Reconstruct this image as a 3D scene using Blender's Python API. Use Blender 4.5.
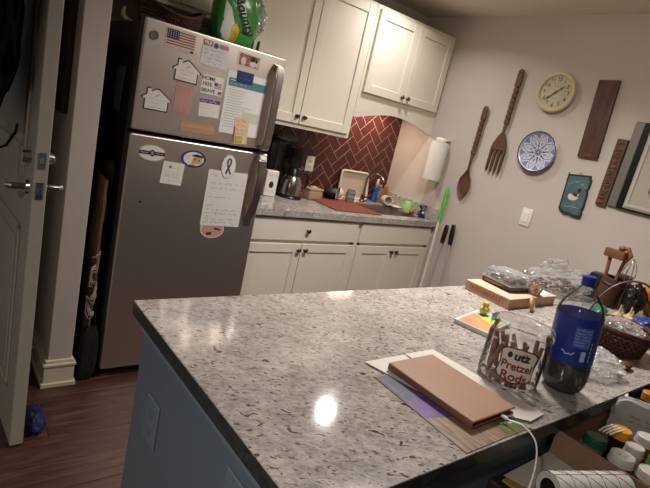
import bpy, bmesh, math, random
from mathutils import Vector, Matrix, noise
PI = math.pi
random.seed(7)
for o in list(bpy.data.objects): bpy.data.objects.remove(o)
SC = bpy.context.scene
COL = SC.collection

# ------------------------------------------------------------------ camera
CAM = Vector((-3.0679, -3.0066, 1.4633)); YAW, PITCH, ROLL, FPX = 0.7057, 0.2352, 0.2281, 507.2
fw = Vector((math.sin(YAW)*math.cos(PITCH), math.cos(YAW)*math.cos(PITCH), -math.sin(PITCH)))
rt = Vector((math.cos(YAW), -math.sin(YAW), 0)); up = rt.cross(fw)
rt2 = math.cos(ROLL)*rt + math.sin(ROLL)*up; up2 = -math.sin(ROLL)*rt + math.cos(ROLL)*up
cd = bpy.data.cameras.new('camera'); cam = bpy.data.objects.new('camera', cd); COL.objects.link(cam)
m = Matrix((rt2, up2, -fw)).transposed().to_4x4(); m.translation = CAM; cam.matrix_world = m
cd.sensor_fit = 'HORIZONTAL'; cd.sensor_width = 36.0; cd.lens = FPX/650*36.0; cd.clip_start = .02
SC.camera = cam

# ------------------------------------------------------------------ world and exposure
w = bpy.data.worlds.new('world'); SC.world = w; w.use_nodes = True
bg = w.node_tree.nodes['Background']; bg.inputs[0].default_value = (1, .95, .9, 1); bg.inputs[1].default_value = .10
vs = SC.view_settings; vs.view_transform = 'Standard'; vs.look = 'None'; vs.gamma = 1; vs.use_curve_mapping = False
vs.exposure = 0.06
CAN_W, DOME_FILL_W, ROOM_FILL_W, VAL_W = 6.5, 21.5, 38, 3.6

# ------------------------------------------------------------------ colour / material helpers
def lin(h):
    h = h.lstrip('#'); r = []
    for i in (0, 2, 4):
        c = int(h[i:i+2], 16)/255; r.append(c/12.92 if c <= .04045 else ((c+.055)/1.055)**2.4)
    return (*r, 1)
MC = {}
def mat(name, col='#888888', rough=.5, metal=0, var=0, vscale=8, bump=0, bscale=40, stretch=(1,1,1), spec=.5, col2=None, coat=0, trans=0, emit=0, ior=1.45):
    if name in MC: return MC[name]
    M = bpy.data.materials.new(name); M.use_nodes = True; MC[name] = M
    nt = M.node_tree; N = nt.nodes; L = nt.links; b = N['Principled BSDF']
    c = lin(col)
    b.inputs['Base Color'].default_value = c; b.inputs['Roughness'].default_value = rough
    b.inputs['Metallic'].default_value = metal; b.inputs['Specular IOR Level'].default_value = spec
    b.inputs['Coat Weight'].default_value = coat; b.inputs['Transmission Weight'].default_value = trans; b.inputs['IOR'].default_value = ior
    if emit: b.inputs['Emission Color'].default_value = c; b.inputs['Emission Strength'].default_value = emit
    if var or bump or col2:
        tc = N.new('ShaderNodeTexCoord'); mp = N.new('ShaderNodeMapping'); mp.inputs['Scale'].default_value = stretch
        L.new(tc.outputs['Object'], mp.inputs[0])
    if var or col2:
        n = N.new('ShaderNodeTexNoise'); n.inputs['Scale'].default_value = vscale; n.inputs['Detail'].default_value = 6
        L.new(mp.outputs[0], n.inputs['Vector'])
        r = N.new('ShaderNodeValToRGB'); r.color_ramp.elements[0].position = .32; r.color_ramp.elements[1].position = .68
        r.color_ramp.elements[0].color = lin(col2) if col2 else tuple(x*(1-var) for x in c[:3])+(1,)
        r.color_ramp.elements[1].color = c if col2 else tuple(min(1, x*(1+var*.6)) for x in c[:3])+(1,)
        L.new(n.outputs[0], r.inputs[0]); L.new(r.outputs[0], b.inputs['Base Color'])
    if bump:
        n2 = N.new('ShaderNodeTexNoise'); n2.inputs['Scale'].default_value = bscale; n2.inputs['Detail'].default_value = 4
        L.new(mp.outputs[0], n2.inputs['Vector'])
        bp = N.new('ShaderNodeBump'); bp.inputs['Strength'].default_value = bump; bp.inputs['Distance'].default_value = .004
        L.new(n2.outputs[0], bp.inputs['Height']); L.new(bp.outputs[0], b.inputs['Normal'])
    return M
def clear(name, tint='#ffffff', haze=.12, rough=.08, whiten=.06, ior=1.30):
    """thin clear plastic: transparent film with a fresnel gloss and a little milky haze"""
    if name in MC: return MC[name]
    M = bpy.data.materials.new(name); M.use_nodes = True; MC[name] = M
    nt = M.node_tree; N = nt.nodes; L = nt.links; N.remove(N['Principled BSDF']); out = N['Material Output']
    t = N.new('ShaderNodeBsdfTransparent'); t.inputs[0].default_value = lin(tint)
    g = N.new('ShaderNodeBsdfGlossy'); g.inputs['Roughness'].default_value = rough; g.inputs[0].default_value = (1,1,1,1)
    d = N.new('ShaderNodeBsdfDiffuse'); d.inputs[0].default_value = (.75,.75,.75,1)
    lw = N.new('ShaderNodeFresnel'); lw.inputs[0].default_value = ior
    m1 = N.new('ShaderNodeMixShader'); m1.inputs[0].default_value = whiten; L.new(t.outputs[0], m1.inputs[1]); L.new(d.outputs[0], m1.inputs[2])
    ad = N.new('ShaderNodeMath'); ad.operation = 'ADD'; ad.use_clamp = True; ad.inputs[1].default_value = haze*.3; L.new(lw.outputs[0], ad.inputs[0])
    m2 = N.new('ShaderNodeMixShader'); L.new(ad.outputs[0], m2.inputs[0]); L.new(m1.outputs[0], m2.inputs[1]); L.new(g.outputs[0], m2.inputs[2])
    L.new(m2.outputs[0], out.inputs[0]); return M
def granite():
    M = bpy.data.materials.new('granite'); M.use_nodes = True
    nt = M.node_tree; N = nt.nodes; L = nt.links; b = N['Principled BSDF']
    tc = N.new('ShaderNodeTexCoord'); m0 = N.new('ShaderNodeMapping'); m0.inputs['Rotation'].default_value = (0, 0, .6); L.new(tc.outputs['Object'], m0.inputs[0])
    mp = N.new('ShaderNodeMapping'); mp.inputs['Scale'].default_value = (1, 1.7, 1.3); L.new(m0.outputs[0], mp.inputs[0])
    def nz(scale, det=6, dist=0, rough=.6):
        n = N.new('ShaderNodeTexNoise'); n.inputs['Scale'].default_value = scale; n.inputs['Detail'].default_value = det
        n.inputs['Distortion'].default_value = dist; n.inputs['Roughness'].default_value = rough; L.new(mp.outputs[0], n.inputs['Vector']); return n.outputs[0]
    def ramp(src, *st):
        r = N.new('ShaderNodeValToRGB'); e = r.color_ramp.elements
        while len(e) < len(st): e.new(.5)
        for k, (p, c) in enumerate(st): e[k].position = p; e[k].color = lin(c)
        L.new(src, r.inputs[0]); return r.outputs[0]
    def mix(f, a, c):
        x = N.new('ShaderNodeMix'); x.data_type = 'RGBA'; L.new(f, x.inputs[0]); L.new(a, x.inputs[6]); L.new(c, x.inputs[7]); return x.outputs[2]
    base = ramp(nz(34, 8, .7, .8), (.34, '#625c5a'), (.44, '#8e8782'), (.54, '#b3aba5'), (.65, '#dcd5d0'))
    tint = ramp(nz(7, 4, .3), (.35, '#877f79'), (.6, '#c0b8b2'))
    x = N.new('ShaderNodeMix'); x.data_type = 'RGBA'; x.inputs[0].default_value = .35; L.new(base, x.inputs[6]); L.new(tint, x.inputs[7])
    dk = ramp(nz(34, 2, .6, .5), (.645, '#000000'), (.69, '#ffffff'))
    c1 = mix(dk, x.outputs[2], ramp(nz(40), (.4, '#43322d'), (.65, '#6d5a50')))
    fl = ramp(nz(75, 2, 0, .5), (.60, '#000000'), (.68, '#ffffff'))
    c2 = mix(fl, c1, ramp(nz(60), (.4, '#514740'), (.6, '#6f645b')))
    L.new(c2, b.inputs['Base Color']); b.inputs['Roughness'].default_value = .10; b.inputs['Specular IOR Level'].default_value = .5
    return M
def wood_floor():
    M = bpy.data.materials.new('dark_plank'); M.use_nodes = True
    nt = M.node_tree; N = nt.nodes; L = nt.links; b = N['Principled BSDF']
    tc = N.new('ShaderNodeTexCoord'); oi = N.new('ShaderNodeObjectInfo')
    ad = N.new('ShaderNodeVectorMath'); ad.operation = 'ADD'; L.new(tc.outputs['Object'], ad.inputs[0])
    cm = N.new('ShaderNodeVectorMath'); cm.operation = 'SCALE'; cm.inputs[3].default_value = 7; L.new(oi.outputs['Location'], cm.inputs[0]); L.new(cm.outputs[0], ad.inputs[1])
    mp = N.new('ShaderNodeMapping'); mp.inputs['Scale'].default_value = (2.2, 26, 8); L.new(ad.outputs[0], mp.inputs[0])
    n = N.new('ShaderNodeTexNoise'); n.inputs['Scale'].default_value = 1.6; n.inputs['Detail'].default_value = 8; n.inputs['Roughness'].default_value = .7; n.inputs['Distortion'].default_value = .8
    L.new(mp.outputs[0], n.inputs['Vector'])
    r = N.new('ShaderNodeValToRGB'); e = r.color_ramp.elements; e[0].position = .30; e[0].color = lin('#20130f'); e[1].position = .74; e[1].color = lin('#64493c')
    k = e.new(.52); k.color = lin('#452b22'); L.new(n.outputs[0], r.inputs[0])
    L.new(r.outputs[0], b.inputs['Base Color']); b.inputs['Roughness'].default_value = .42
    bp = N.new('ShaderNodeBump'); bp.inputs['Strength'].default_value = .25; bp.inputs['Distance'].default_value = .002; L.new(n.outputs[0], bp.inputs['Height']); L.new(bp.outputs[0], b.inputs['Normal'])
    return M
def brushed(name, col, rough):
    M = mat(name, col, rough, 1); nt = M.node_tree; N = nt.nodes; L = nt.links; b = N['Principled BSDF']
    tc = N.new('ShaderNodeTexCoord'); mp = N.new('ShaderNodeMapping'); mp.inputs['Scale'].default_value = (2, 2, 300)
    n = N.new('ShaderNodeTexNoise'); n.inputs['Scale'].default_value = 3; L.new(tc.outputs['Object'], mp.inputs[0]); L.new(mp.outputs[0], n.inputs['Vector'])
    bp = N.new('ShaderNodeBump'); bp.inputs['Strength'].default_value = .12; bp.inputs['Distance'].default_value = .0006; L.new(n.outputs[0], bp.inputs['Height']); L.new(bp.outputs[0], b.inputs['Normal'])
    return M

WALL = mat('wall_paint', '#c0b6ae', .85, var=.02, vscale=3, bump=.03, bscale=220)
CEIL = mat('ceiling_paint', '#e2d8c8', .9, bump=.04, bscale=160)
TRIMM = mat('trim_white', '#cfc8bb', .45)
CABW = mat('cabinet_cream', '#ddd5c6', .38, var=.015, vscale=5)
GRAN = granite(); FLOORM = wood_floor()
STEEL = brushed('fridge_steel', '#d8cbc1', .38)
CHROME = mat('chrome', '#c9c9c9', .15, 1); NICKEL = mat('nickel', '#6c6259', .28, 1)
BLACK = mat('black_plastic', '#0d0d0e', .35); CHAR = mat('fridge_charcoal', '#1c1a19', .5)
WHITE = mat('white_paper', '#e4e0da', .7); WPL = mat('white_plastic', '#e6e1d8', .35)
INK = mat('ink_dark', '#2a2728', .8); BLUEINK = mat('ink_blue', '#2b4e7c', .7); REDINK = mat('ink_red', '#a3322f', .7); TEALINK = mat('ink_teal', '#4d7485', .7)
CARD = mat('cardboard', '#a98363', .8, var=.08, vscale=20)
CLEAR = clear('clear_plastic'); BAGCL = clear('clear_bag', '#fbfbfb', .12, .15, .20)

# ------------------------------------------------------------------ mesh helpers
def BM(): return bmesh.new()
def box(bm, x0, x1, y0, y1, z0, z1, bev=0, seg=1, M=None):
    vs_ = [bm.verts.new((x, y, z)) for z in (z0, z1) for y in (y0, y1) for x in (x0, x1)]
    F = [(0,2,3,1), (4,5,7,6), (0,1,5,4), (2,6,7,3), (0,4,6,2), (1,3,7,5)]
    fs = [bm.faces.new([vs_[i] for i in f]) for f in F]
    if bev:
        es = list({e for f in fs for e in f.edges})
        r = bmesh.ops.bevel(bm, geom=es, offset=bev, segments=seg, affect='EDGES', profile=.5, clamp_overlap=True)
        vs_ = list({v for f in r['faces'] for v in f.verts} | {v for v in vs_ if v.is_valid})
    if M is not None: bmesh.ops.transform(bm, matrix=M, verts=[v for v in vs_ if v.is_valid])
    return vs_
def frame_of(d):
    d = d.normalized(); a = Vector((0,0,1)) if abs(d.z) < .9 else Vector((1,0,0))
    x = a.cross(d).normalized(); return x, d.cross(x)
def tube(bm, pts, r, seg=10, caps=True, flat=1.0):
    pts = [Vector(p) for p in pts]; n = len(pts); rs = r if isinstance(r, (list, tuple)) else [r]*n
    rings = []; px = None
    for i, p in enumerate(pts):
        d = (pts[min(i+1, n-1)]-pts[max(i-1, 0)]).normalized()
        if px is None: x, y = frame_of(d)
        else:
            x = (px - d*px.dot(d)).normalized(); y = d.cross(x)
        px = x
        rings.append([bm.verts.new(p + x*math.cos(2*PI*k/seg)*rs[i] + y*math.sin(2*PI*k/seg)*rs[i]*flat) for k in range(seg)])
    for a, b in zip(rings, rings[1:]):
        for k in range(seg): bm.faces.new((a[k], a[(k+1) % seg], b[(k+1) % seg], b[k]))
    if caps: bm.faces.new(rings[0][::-1]); bm.faces.new(rings[-1])
    return [v for q in rings for v in q]
def smooth_pts(P, n=6):
    P = [Vector(p) for p in P]; out = []
    for i in range(len(P)-1):
        a, b_, c, d_ = P[max(i-1, 0)], P[i], P[i+1], P[min(i+2, len(P)-1)]
        for k in range(n):
            t = k/n; out.append(.5*((2*b_)+(c-a)*t+(2*a-5*b_+4*c-d_)*t*t+(3*b_-a-3*c+d_)*t**3))
    return out+[P[-1]]
def cyl(bm, p0, p1, r0, r1=None, seg=20, caps=True): return tube(bm, [p0, p1], [r0, r0 if r1 is None else r1], seg, caps)
def lathe(bm, prof, seg=32, c=(0,0,0), M=None, sx=1, sy=1):
    rings = []; new = []
    for r, z in prof:
        if r < 1e-6: v = [bm.verts.new((c[0], c[1], c[2]+z))]
        else: v = [bm.verts.new((c[0]+r*sx*math.cos(2*PI*k/seg), c[1]+r*sy*math.sin(2*PI*k/seg), c[2]+z)) for k in range(seg)]
        rings.append(v); new += v
    for a, b in zip(rings, rings[1:]):
        for k in range(seg):
            k2 = (k+1) % seg
            if len(a) == 1 and len(b) == 1: continue
            if len(a) == 1: bm.faces.new((a[0], b[k2], b[k]))
            elif len(b) == 1: bm.faces.new((a[k], a[k2], b[0]))
            else: bm.faces.new((a[k], a[k2], b[k2], b[k]))
    if M is not None: bmesh.ops.transform(bm, matrix=M, verts=new)
    return new
def prism(bm, pts, z0, z1, M=None):
    a = [bm.verts.new((x, y, z0)) for x, y in pts]; b = [bm.verts.new((x, y, z1)) for x, y in pts]; n = len(pts)
    bm.faces.new(a[::-1]); bm.faces.new(b)
    for k in range(n): bm.faces.new((a[k], a[(k+1) % n], b[(k+1) % n], b[k]))
    if M is not None: bmesh.ops.transform(bm, matrix=M, verts=a+b)
    return a+b
def blob(bm, c, rad, sub=3, amp=0, freq=3, seed=0, power=None, M=None):
    r = bmesh.ops.create_icosphere(bm, subdivisions=sub, radius=1)
    sd = Vector((seed*3.1, seed*1.7, seed*.9))
    for v in r['verts']:
        d = v.co.normalized()
        if power:
            s = (abs(d.x)**power+abs(d.y)**power+abs(d.z)**power)**(-1/power); d = d*s
        k = 1 + amp*(noise.noise(d*freq+sd) + .5*noise.noise(d*freq*2.3+sd))
        v.co = Vector((d.x*rad[0]*k, d.y*rad[1]*k, d.z*rad[2]*k))
        if M is not None: v.co = M @ v.co
        v.co += Vector(c)
    return r['verts']
def ribbon(bm, pts, wd, zf=lambda x, y: 0, closed=False):
    n = len(pts); L_, R_ = [], []
    for i, (x, y) in enumerate(pts):
        if closed: a, b = pts[(i-1) % n], pts[(i+1) % n]
        else: a, b = pts[max(i-1, 0)], pts[min(i+1, n-1)]
        dx, dy = b[0]-a[0], b[1]-a[1]; l = math.hypot(dx, dy) or 1; nx, ny = -dy/l*wd/2, dx/l*wd/2
        L_.append(bm.verts.new((x+nx, y+ny, zf(x+nx, y+ny)))); R_.append(bm.verts.new((x-nx, y-ny, zf(x-nx, y-ny))))
    for i in range(n if closed else n-1):
        j = (i+1) % n; bm.faces.new((R_[i], R_[j], L_[j], L_[i]))
def scribble(bm, x0, x1, y, h, th, seed, z=0, gap=.15):
    rnd = random.Random(seed); x = x0; pts = []
    while x < x1:
        if rnd.random() < gap and len(pts) > 3: ribbon(bm, pts, th, lambda a, b: z); pts = []; x += h*1.1
        pts.append((x, y+rnd.uniform(-h/2, h/2))); x += h*rnd.uniform(.3, .6)
    if len(pts) > 1: ribbon(bm, pts, th, lambda a, b: z)
def lines(bm, x0, x1, ys, th, z=0, seed=1):
    rnd = random.Random(seed)
    for y in ys:
        e = x1-(x1-x0)*rnd.uniform(0, .45); rect(bm, x0, e, y-th/2, y+th/2, z)
def rect(bm, x0, x1, y0, y1, z=0):
    bm.faces.new([bm.verts.new(p) for p in ((x0,y0,z), (x1,y0,z), (x1,y1,z), (x0,y1,z))])
def poly(bm, pts, z=0): bm.faces.new([bm.verts.new((x, y, z)) for x, y in pts])
def ell(cx, cy, rx, ry, n=28, a0=0, a1=2*PI): return [(cx+rx*math.cos(a0+(a1-a0)*k/n), cy+ry*math.sin(a0+(a1-a0)*k/n)) for k in range(n)]
def obj(name, bm, material, parent=None, loc=None, rot=None, smooth=True, ang=29, recalc=True, wn=False):
    if recalc: bmesh.ops.recalc_face_normals(bm, faces=bm.faces)
    if smooth:
        for f in bm.faces: f.smooth = True
        for e in bm.edges:
            if len(e.link_faces) == 2 and e.calc_face_angle(0) > math.radians(ang): e.smooth = False
    me = bpy.data.meshes.new(name); bm.to_mesh(me); bm.free()
    me.materials.append(material); o = bpy.data.objects.new(name, me); COL.objects.link(o)
    if wn: o.modifiers.new('weighted', 'WEIGHTED_NORMAL').keep_sharp = True
    if parent: o.parent = parent
    if loc is not None: o.location = loc
    if rot is not None: o.rotation_euler = rot
    return o
def tag(o, label=None, cat=None, group=None, kind=None):
    if label: o['label'] = label
    if cat: o['category'] = cat
    if group: o['group'] = group
    if kind: o['kind'] = kind
    return o
def thing(name, label, cat, loc=(0,0,0), rot=(0,0,0), group=None):
    o = bpy.data.objects.new(name, None); COL.objects.link(o); o.location = loc; o.rotation_euler = rot; o.empty_display_size = .05
    return tag(o, label, cat, group)
def pbox(name, parent, material, x0, x1, y0, y1, z0, z1, bev=0, seg=1):
    b = BM(); box(b, x0, x1, y0, y1, z0, z1, bev, seg); return obj(name, b, material, parent)
def text(name, s, size, material, parent, x=0, y=0, z=.001, rotz=0, bold=0, wrap=None, sx=1, align='CENTER', shear=0):
    c = bpy.data.curves.new('t', 'FONT'); c.body = s; c.size = size; c.align_x = align; c.align_y = 'CENTER'; c.offset = bold; c.resolution_u = 3; c.shear = shear
    to = bpy.data.objects.new('t', c); COL.objects.link(to); dg = bpy.context.evaluated_depsgraph_get()
    me = bpy.data.meshes.new_from_object(to.evaluated_get(dg)); bpy.data.objects.remove(to); bpy.data.curves.remove(c)
    ca, sa = math.cos(rotz), math.sin(rotz)
    for v in me.vertices:
        a, b_ = v.co.x*sx, v.co.y; v.co.x = x+a*ca-b_*sa; v.co.y = y+a*sa+b_*ca; v.co.z = z
        if wrap:
            v.co = wrap(v.co)
    me.materials.clear(); me.materials.append(material); me.name = name
    o = bpy.data.objects.new(name, me); COL.objects.link(o)
    if parent: o.parent = parent
    return o
def face_rot(which, tilt=0):
    """local x,y in the face, local z out of it. back: looks to -Y, side: looks to -X, top: looks up"""
    R = {'back': Matrix.Rotation(PI/2, 3, 'X'), 'side': Matrix.Rotation(-PI/2, 3, 'Z') @ Matrix.Rotation(PI/2, 3, 'X'), 'left': Matrix.Rotation(-PI/2, 3, 'Z') @ Matrix.Rotation(PI/2, 3, 'X'), 'top': Matrix.Identity(3)}[which]
    return (R @ Matrix.Rotation(tilt, 3, 'Z')).to_euler()

# ================================================================== SETTING
CZ = 2.391
def struct(name, bm, material): return tag(obj(name, bm, material, smooth=False), kind='structure')
b = BM(); box(b, -5, 0, -6, .1, -.1, -.004); floor = struct('floor', b, mat('floor_bed', '#1c120e', .6))
PW = .148; pl_me = {}
def plank(x0, x1, y0):
    L_ = round(x1-x0, 3)
    if L_ not in pl_me:
        b = BM(); box(b, .0008, L_-.0008, .0008, PW-.0008, -.004, 0, .001); o = obj('plank', b, FLOORM, floor, smooth=False); pl_me[L_] = o.data
    else: o = bpy.data.objects.new('plank', pl_me[L_]); COL.objects.link(o); o.parent = floor
    o.location = (x0, y0, 0)
for j in range(26):
    y0 = -3.75+j*PW; x = -3.7-(j*37 % 60)/60*1.2
    while x < -.02:
        x1 = min(x+1.2, 0)
        if x1 > -3.7 and not (y0 < -1.9 and x1 > -2.55 and x > -2.55): plank(round(max(x, -3.7), 3), round(x1, 3), y0)
        x += 1.2
b = BM(); box(b, -5, .1, -6, .1, CZ, CZ+.1); struct('ceiling', b, CEIL)
b = BM(); box(b, -2.575, .1, 0, .1, 0, CZ); wall_back = struct('wall_back', b, WALL)
b = BM(); box(b, 0, .1, -6, .1, 0, CZ); struct('wall_right', b, WALL)
b = BM(); box(b, -5, .1, -6.1, -6, 0, CZ); struct('wall_front', b, WALL)
b = BM(); box(b, -5.1, -5, -6, .1, 0, CZ); struct('wall_far_left', b, WALL)
b = BM(); box(b, -2.575, -2.472, -.70, 0, 0, CZ, .004); struct('wall_left', b, WALL)
b = BM(); box(b, -2.80, -2.575, -.24, -.12, 0, CZ); box(b, -5, -3.60, -.24, -.12, 0, CZ); box(b, -3.60, -2.80, -.24, -.12, 2.06, CZ); struct('wall_entry', b, WALL)
# baseboard round the wall end: tall flat with a stepped cap and a shoe
b = BM()
for (z0, z1, t) in ((0, .022, .022), (.022, .105, .013), (.105, .118, .018), (.118, .135, .009)):
    box(b, -2.575-t, -2.472+t, -.70-t, -.24, z0, z1, .002)
struct('baseboard_left', b, mat('base_white', '#d8cdb8', .45))
b = BM(); box(b, -2.80, -2.73, -.262, -.24, 0, 2.06, .004); struct('trim_1', b, TRIMM)

# herringbone tiles on the back wall
W_ = .0712; G_ = .0036; s2 = math.sqrt(.5)
gb = BM(); box(gb, -1.64, -.001, -.004, 0, .90, 1.70); tag(obj('grout_bed', gb, mat('grout', '#d2b6a6', .9), wall_back, smooth=False))
TILEM = mat('burgundy_tile', '#5b302c', .35, var=.16, vscale=5, col2='#432422')
def clip(pts, ax, lim, keep_less):
    out = []
    for i in range(len(pts)):
        a, b_ = pts[i], pts[(i+1) % len(pts)]
        ia = (a[ax] <= lim) == keep_less or a[ax] == lim; ib = (b_[ax] <= lim) == keep_less or b_[ax] == lim
        if ia: out.append(a)
        if ia != ib:
            t = (lim-a[ax])/(b_[ax]-a[ax]); out.append((a[0]+t*(b_[0]-a[0]), a[1]+t*(b_[1]-a[1])))
    return out
for j in range(-24, 18):
    for i in range(-24, 18):
        rects = []
        if (i-j-1) % 4 == 0: rects.append((i, i+2, j, j+1))
        if (i-j) % 4 == 0: rects.append((i, i+1, j, j+2))
        for (u0, u1, v0, v1) in rects:
            g = G_/2/W_; P = [(u0+g, v0+g), (u1-g, v0+g), (u1-g, v1-g), (u0+g, v1-g)]
            Q = [(-.425+(u-v)*W_*s2, 1.443+(u+v)*W_*s2) for u, v in P]
            for ax, lim, less in ((0, -.002, True), (0, -1.63, False), (1, .916, False), (1, 1.66, True)):
                Q = clip(Q, ax, lim, less) if Q else Q
            if len(Q) < 3: continue
            ar = abs(sum(Q[k][0]*Q[(k+1) % len(Q)][1]-Q[(k+1) % len(Q)][0]*Q[k][1] for k in range(len(Q))))/2
            cx = sum(q[0] for q in Q)/len(Q); cz = sum(q[1] for q in Q)/len(Q)
            if ar < 1e-4 or (cx < -.86 and cz > 1.42): continue
            tb = BM(); prism(tb, Q, .002, .0052, Matrix.Rotation(PI/2, 4, 'X')); obj('tile', tb, TILEM, wall_back, smooth=False)

# ceiling lamp by the sink, plus two unseen lamps added as fill
def can(x, y, watts, col, label, rad=.055, dome=False):
    t = thing('ceiling_or_fill_light', label, 'ceiling light', (x, y, CZ), group='recessed ceiling lights')
    bb = BM(); lathe(bb, [(rad+.025, 0), (rad+.025, -.005), (rad+.004, -.009), (rad, -.004), (rad, -.0005), (rad+.025, 0)], 32); obj('trim_ring', bb, WPL, t)
    bb = BM(); lathe(bb, [(0, -.10), (rad*.5, -.092), (rad*.8, -.070), (rad*.97, -.035), (rad, -.004)] if dome else [(0, -.003), (rad-.002, -.003)], 32)
    obj('lens', bb, mat('fill_dome_lens', '#fff0dc', .5, emit=26) if dome else mat('lamp_lens', '#fff0dc', .5, emit=6), t)
    ld = bpy.data.lights.new('bulb', 'AREA'); ld.shape = 'DISK'; ld.size = rad*2; ld.energy = watts; ld.color = col; ld.spread = math.radians(148)
    lo = bpy.data.objects.new('bulb', ld); COL.objects.link(lo); lo.parent = t; lo.location = (0, 0, -.105 if dome else -.012)
can(-.70, -.66, CAN_W, (1, .96, .915), 'lit recessed ceiling light in front of the sink cabinets')
can(-1.28, -1.70, DOME_FILL_W, (1, .96, .915), 'unseen wide dome fill light added over the aisle beside the peninsula', .16, True)  # added dome, softens shadows and lifts cabinet fronts and ceiling
can(-4.2, -3.1, ROOM_FILL_W, (1, .95, .89), 'unseen fill light added over the room beyond the peninsula')  # added out of view to brighten the peninsula end panel

# ================================================================== REFRIGERATOR
fr = thing('refrigerator', 'stainless steel top-freezer refrigerator covered in magnets and notes', 'refrigerator', (-1.9835, -.36, 0))
FX0, FX1 = -.3575, .3575
pbox('body', fr, CHAR, FX0, FX1-.019, -.28, .33, .03, 1.69, .006)
pbox('toe_grille', fr, BLACK, FX0+.02, FX1-.02, -.29, -.24, .004, .05)
DGREY = mat('door_edge_grey', '#3a3735', .45)
def fdoor(name, z0, z1):
    bb = BM(); box(bb, FX0, FX1, -.332, -.285, z0, z1, .004); d = obj(name, bb, DGREY, fr)
    bb = BM(); box(bb, FX0+.002, FX1-.002, -.344, -.328, z0+.001, z1-.001, .011, 4); obj('steel_face', bb, STEEL, d, wn=True); return d
fz = fdoor('freezer_door', 1.238, 1.708); fd = fdoor('fridge_door', .052, 1.222)
def handle(parent, pts):
    bb = BM(); pr = []
    for (y, z, t) in pts: pr.append((y, z, t))
    n = len(pr); ra = []
    for i, (y, z, t) in enumerate(pr):
        a, c = pr[max(i-1, 0)], pr[min(i+1, n-1)]; dy, dz = c[0]-a[0], c[1]-a[1]; l = math.hypot(dy, dz); ny, nz = dz/l*t/2, -dy/l*t/2
        ra.append([bb.verts.new((x, y+s*ny, z+s*nz)) for (x, s) in ((.283, -1), (.327, -1), (.327, 1), (.283, 1))])
    for p, q in zip(ra, ra[1:]):
        for k in range(4): bb.faces.new((p[k], p[(k+1) % 4], q[(k+1) % 4], q[k]))
    bb.faces.new(ra[0]); bb.faces.new(ra[-1][::-1])
    bmesh.ops.recalc_face_normals(bb, faces=bb.faces); bmesh.ops.bevel(bb, geom=[e for e in bb.edges], offset=.004, segments=2, affect='EDGES', clamp_overlap=True)
    return obj('handle', bb, mat('handle_steel', '#b0aaa5', .3, 1), parent)
handle(fz, [(-.340, 1.655, .03), (-.385, 1.650, .02), (-.392, 1.60, .018), (-.392, 1.40, .018), (-.388, 1.27, .018), (-.372, 1.255, .02), (-.340, 1.250, .03)])
handle(fd, [(-.340, 1.210, .03), (-.372, 1.207, .02), (-.388, 1.19, .018), (-.392, 1.10, .018), (-.385, .98, .018), (-.368, .905, .016), (-.345, .865, .014), (-.335, .855, .012)])
pbox('handle_mount', fd, DGREY, .285, .325, -.348, -.338, .825, .86, .003)
bb = BM(); lathe(bb, [(0, .002), (.013, .002), (.0145, .004), (.019, .004), (.019, 0)], 24, M=Matrix.Translation((-.3125, -.344, 1.642)) @ Matrix.Rotation(PI/2, 4, 'X'))
tag(obj('badge', bb, mat('badge_grey', '#8f8883', .35, 1), fz), 'round grey maker badge')
bb = BM(); lathe(bb, [(0, .002), (.005, .002), (.005, 0)], 12, M=Matrix.Translation((-.275, -.344, .915)) @ Matrix.Rotation(PI/2, 4, 'X')); obj('door_plug', bb, BLACK, fd)
pbox('hinge_cover', fr, CHAR, FX0+.01, FX0+.09, -.335, -.24, 1.705, 1.715, .004)

# ---- things stuck on the fridge doors. local x right, y up, z out of the door
FY = -.7045
def stick(name, label, cat, cx, cz, material, pts=None, wdt=None, hgt=None, th=.0012, tilt=0, lift=0, group='magnets and notes on the fridge', rnd=0):
    bb = BM()
    if pts is None:
        pts = [(-wdt/2, -hgt/2), (wdt/2, -hgt/2), (wdt/2, hgt/2), (-wdt/2, hgt/2)]
    prism(bb, pts, 0, th)
    o = obj(name, bb, material, None, (cx, FY-lift, cz), face_rot('back', tilt), smooth=False)
    return tag(o, label, cat, group)
def pr(parent, material, fn, name='print', z=None):
    bb = BM(); fn(bb)
    o = obj(name, bb, material, parent, smooth=False, recalc=False); o.location.z = .0020 if z is None else z; return o
MAGW = mat('magnet_white', '#d9d4cb', .45)
# flag magnet
o = stick('flag_magnet', 'rectangular flag magnet with red stripes and blue canton', 'magnet', -2.178, 1.651, mat('flag_white', '#cfc4ba', .5), wdt=.138, hgt=.085)
STR = mat('flag_red', '#8e2f33', .5)
for k in range(6): pr(o, STR, lambda q, k=k: rect(q, -.064, .064, .0335-k*.0108-.0052, .0335-k*.0108), 'stripe')
pr(o, mat('flag_blue', '#232d52', .5), lambda q: rect(q, -.064, -.010, .001, .037), 'canton', .0026)
def stars(q):
    for r_ in range(4):
        for c_ in range(5): poly(q, [(-.058+c_*.0105+.0018*math.sin(a*PI*.4)*(1 if a % 1 == 0 else .4), .031-r_*.0082+.0018*math.cos(a*PI*.4)) for a in range(5)])
pr(o, WHITE, stars, 'stars', .0030)
pr(o, INK, lambda q: scribble(q, -.060, .036, -.0365, .007, .0012, 15), 'caption', .002); pr(o, INK, lambda q: rect(q, .048, .062, -.041, -.032), 'seal', .002)
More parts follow.
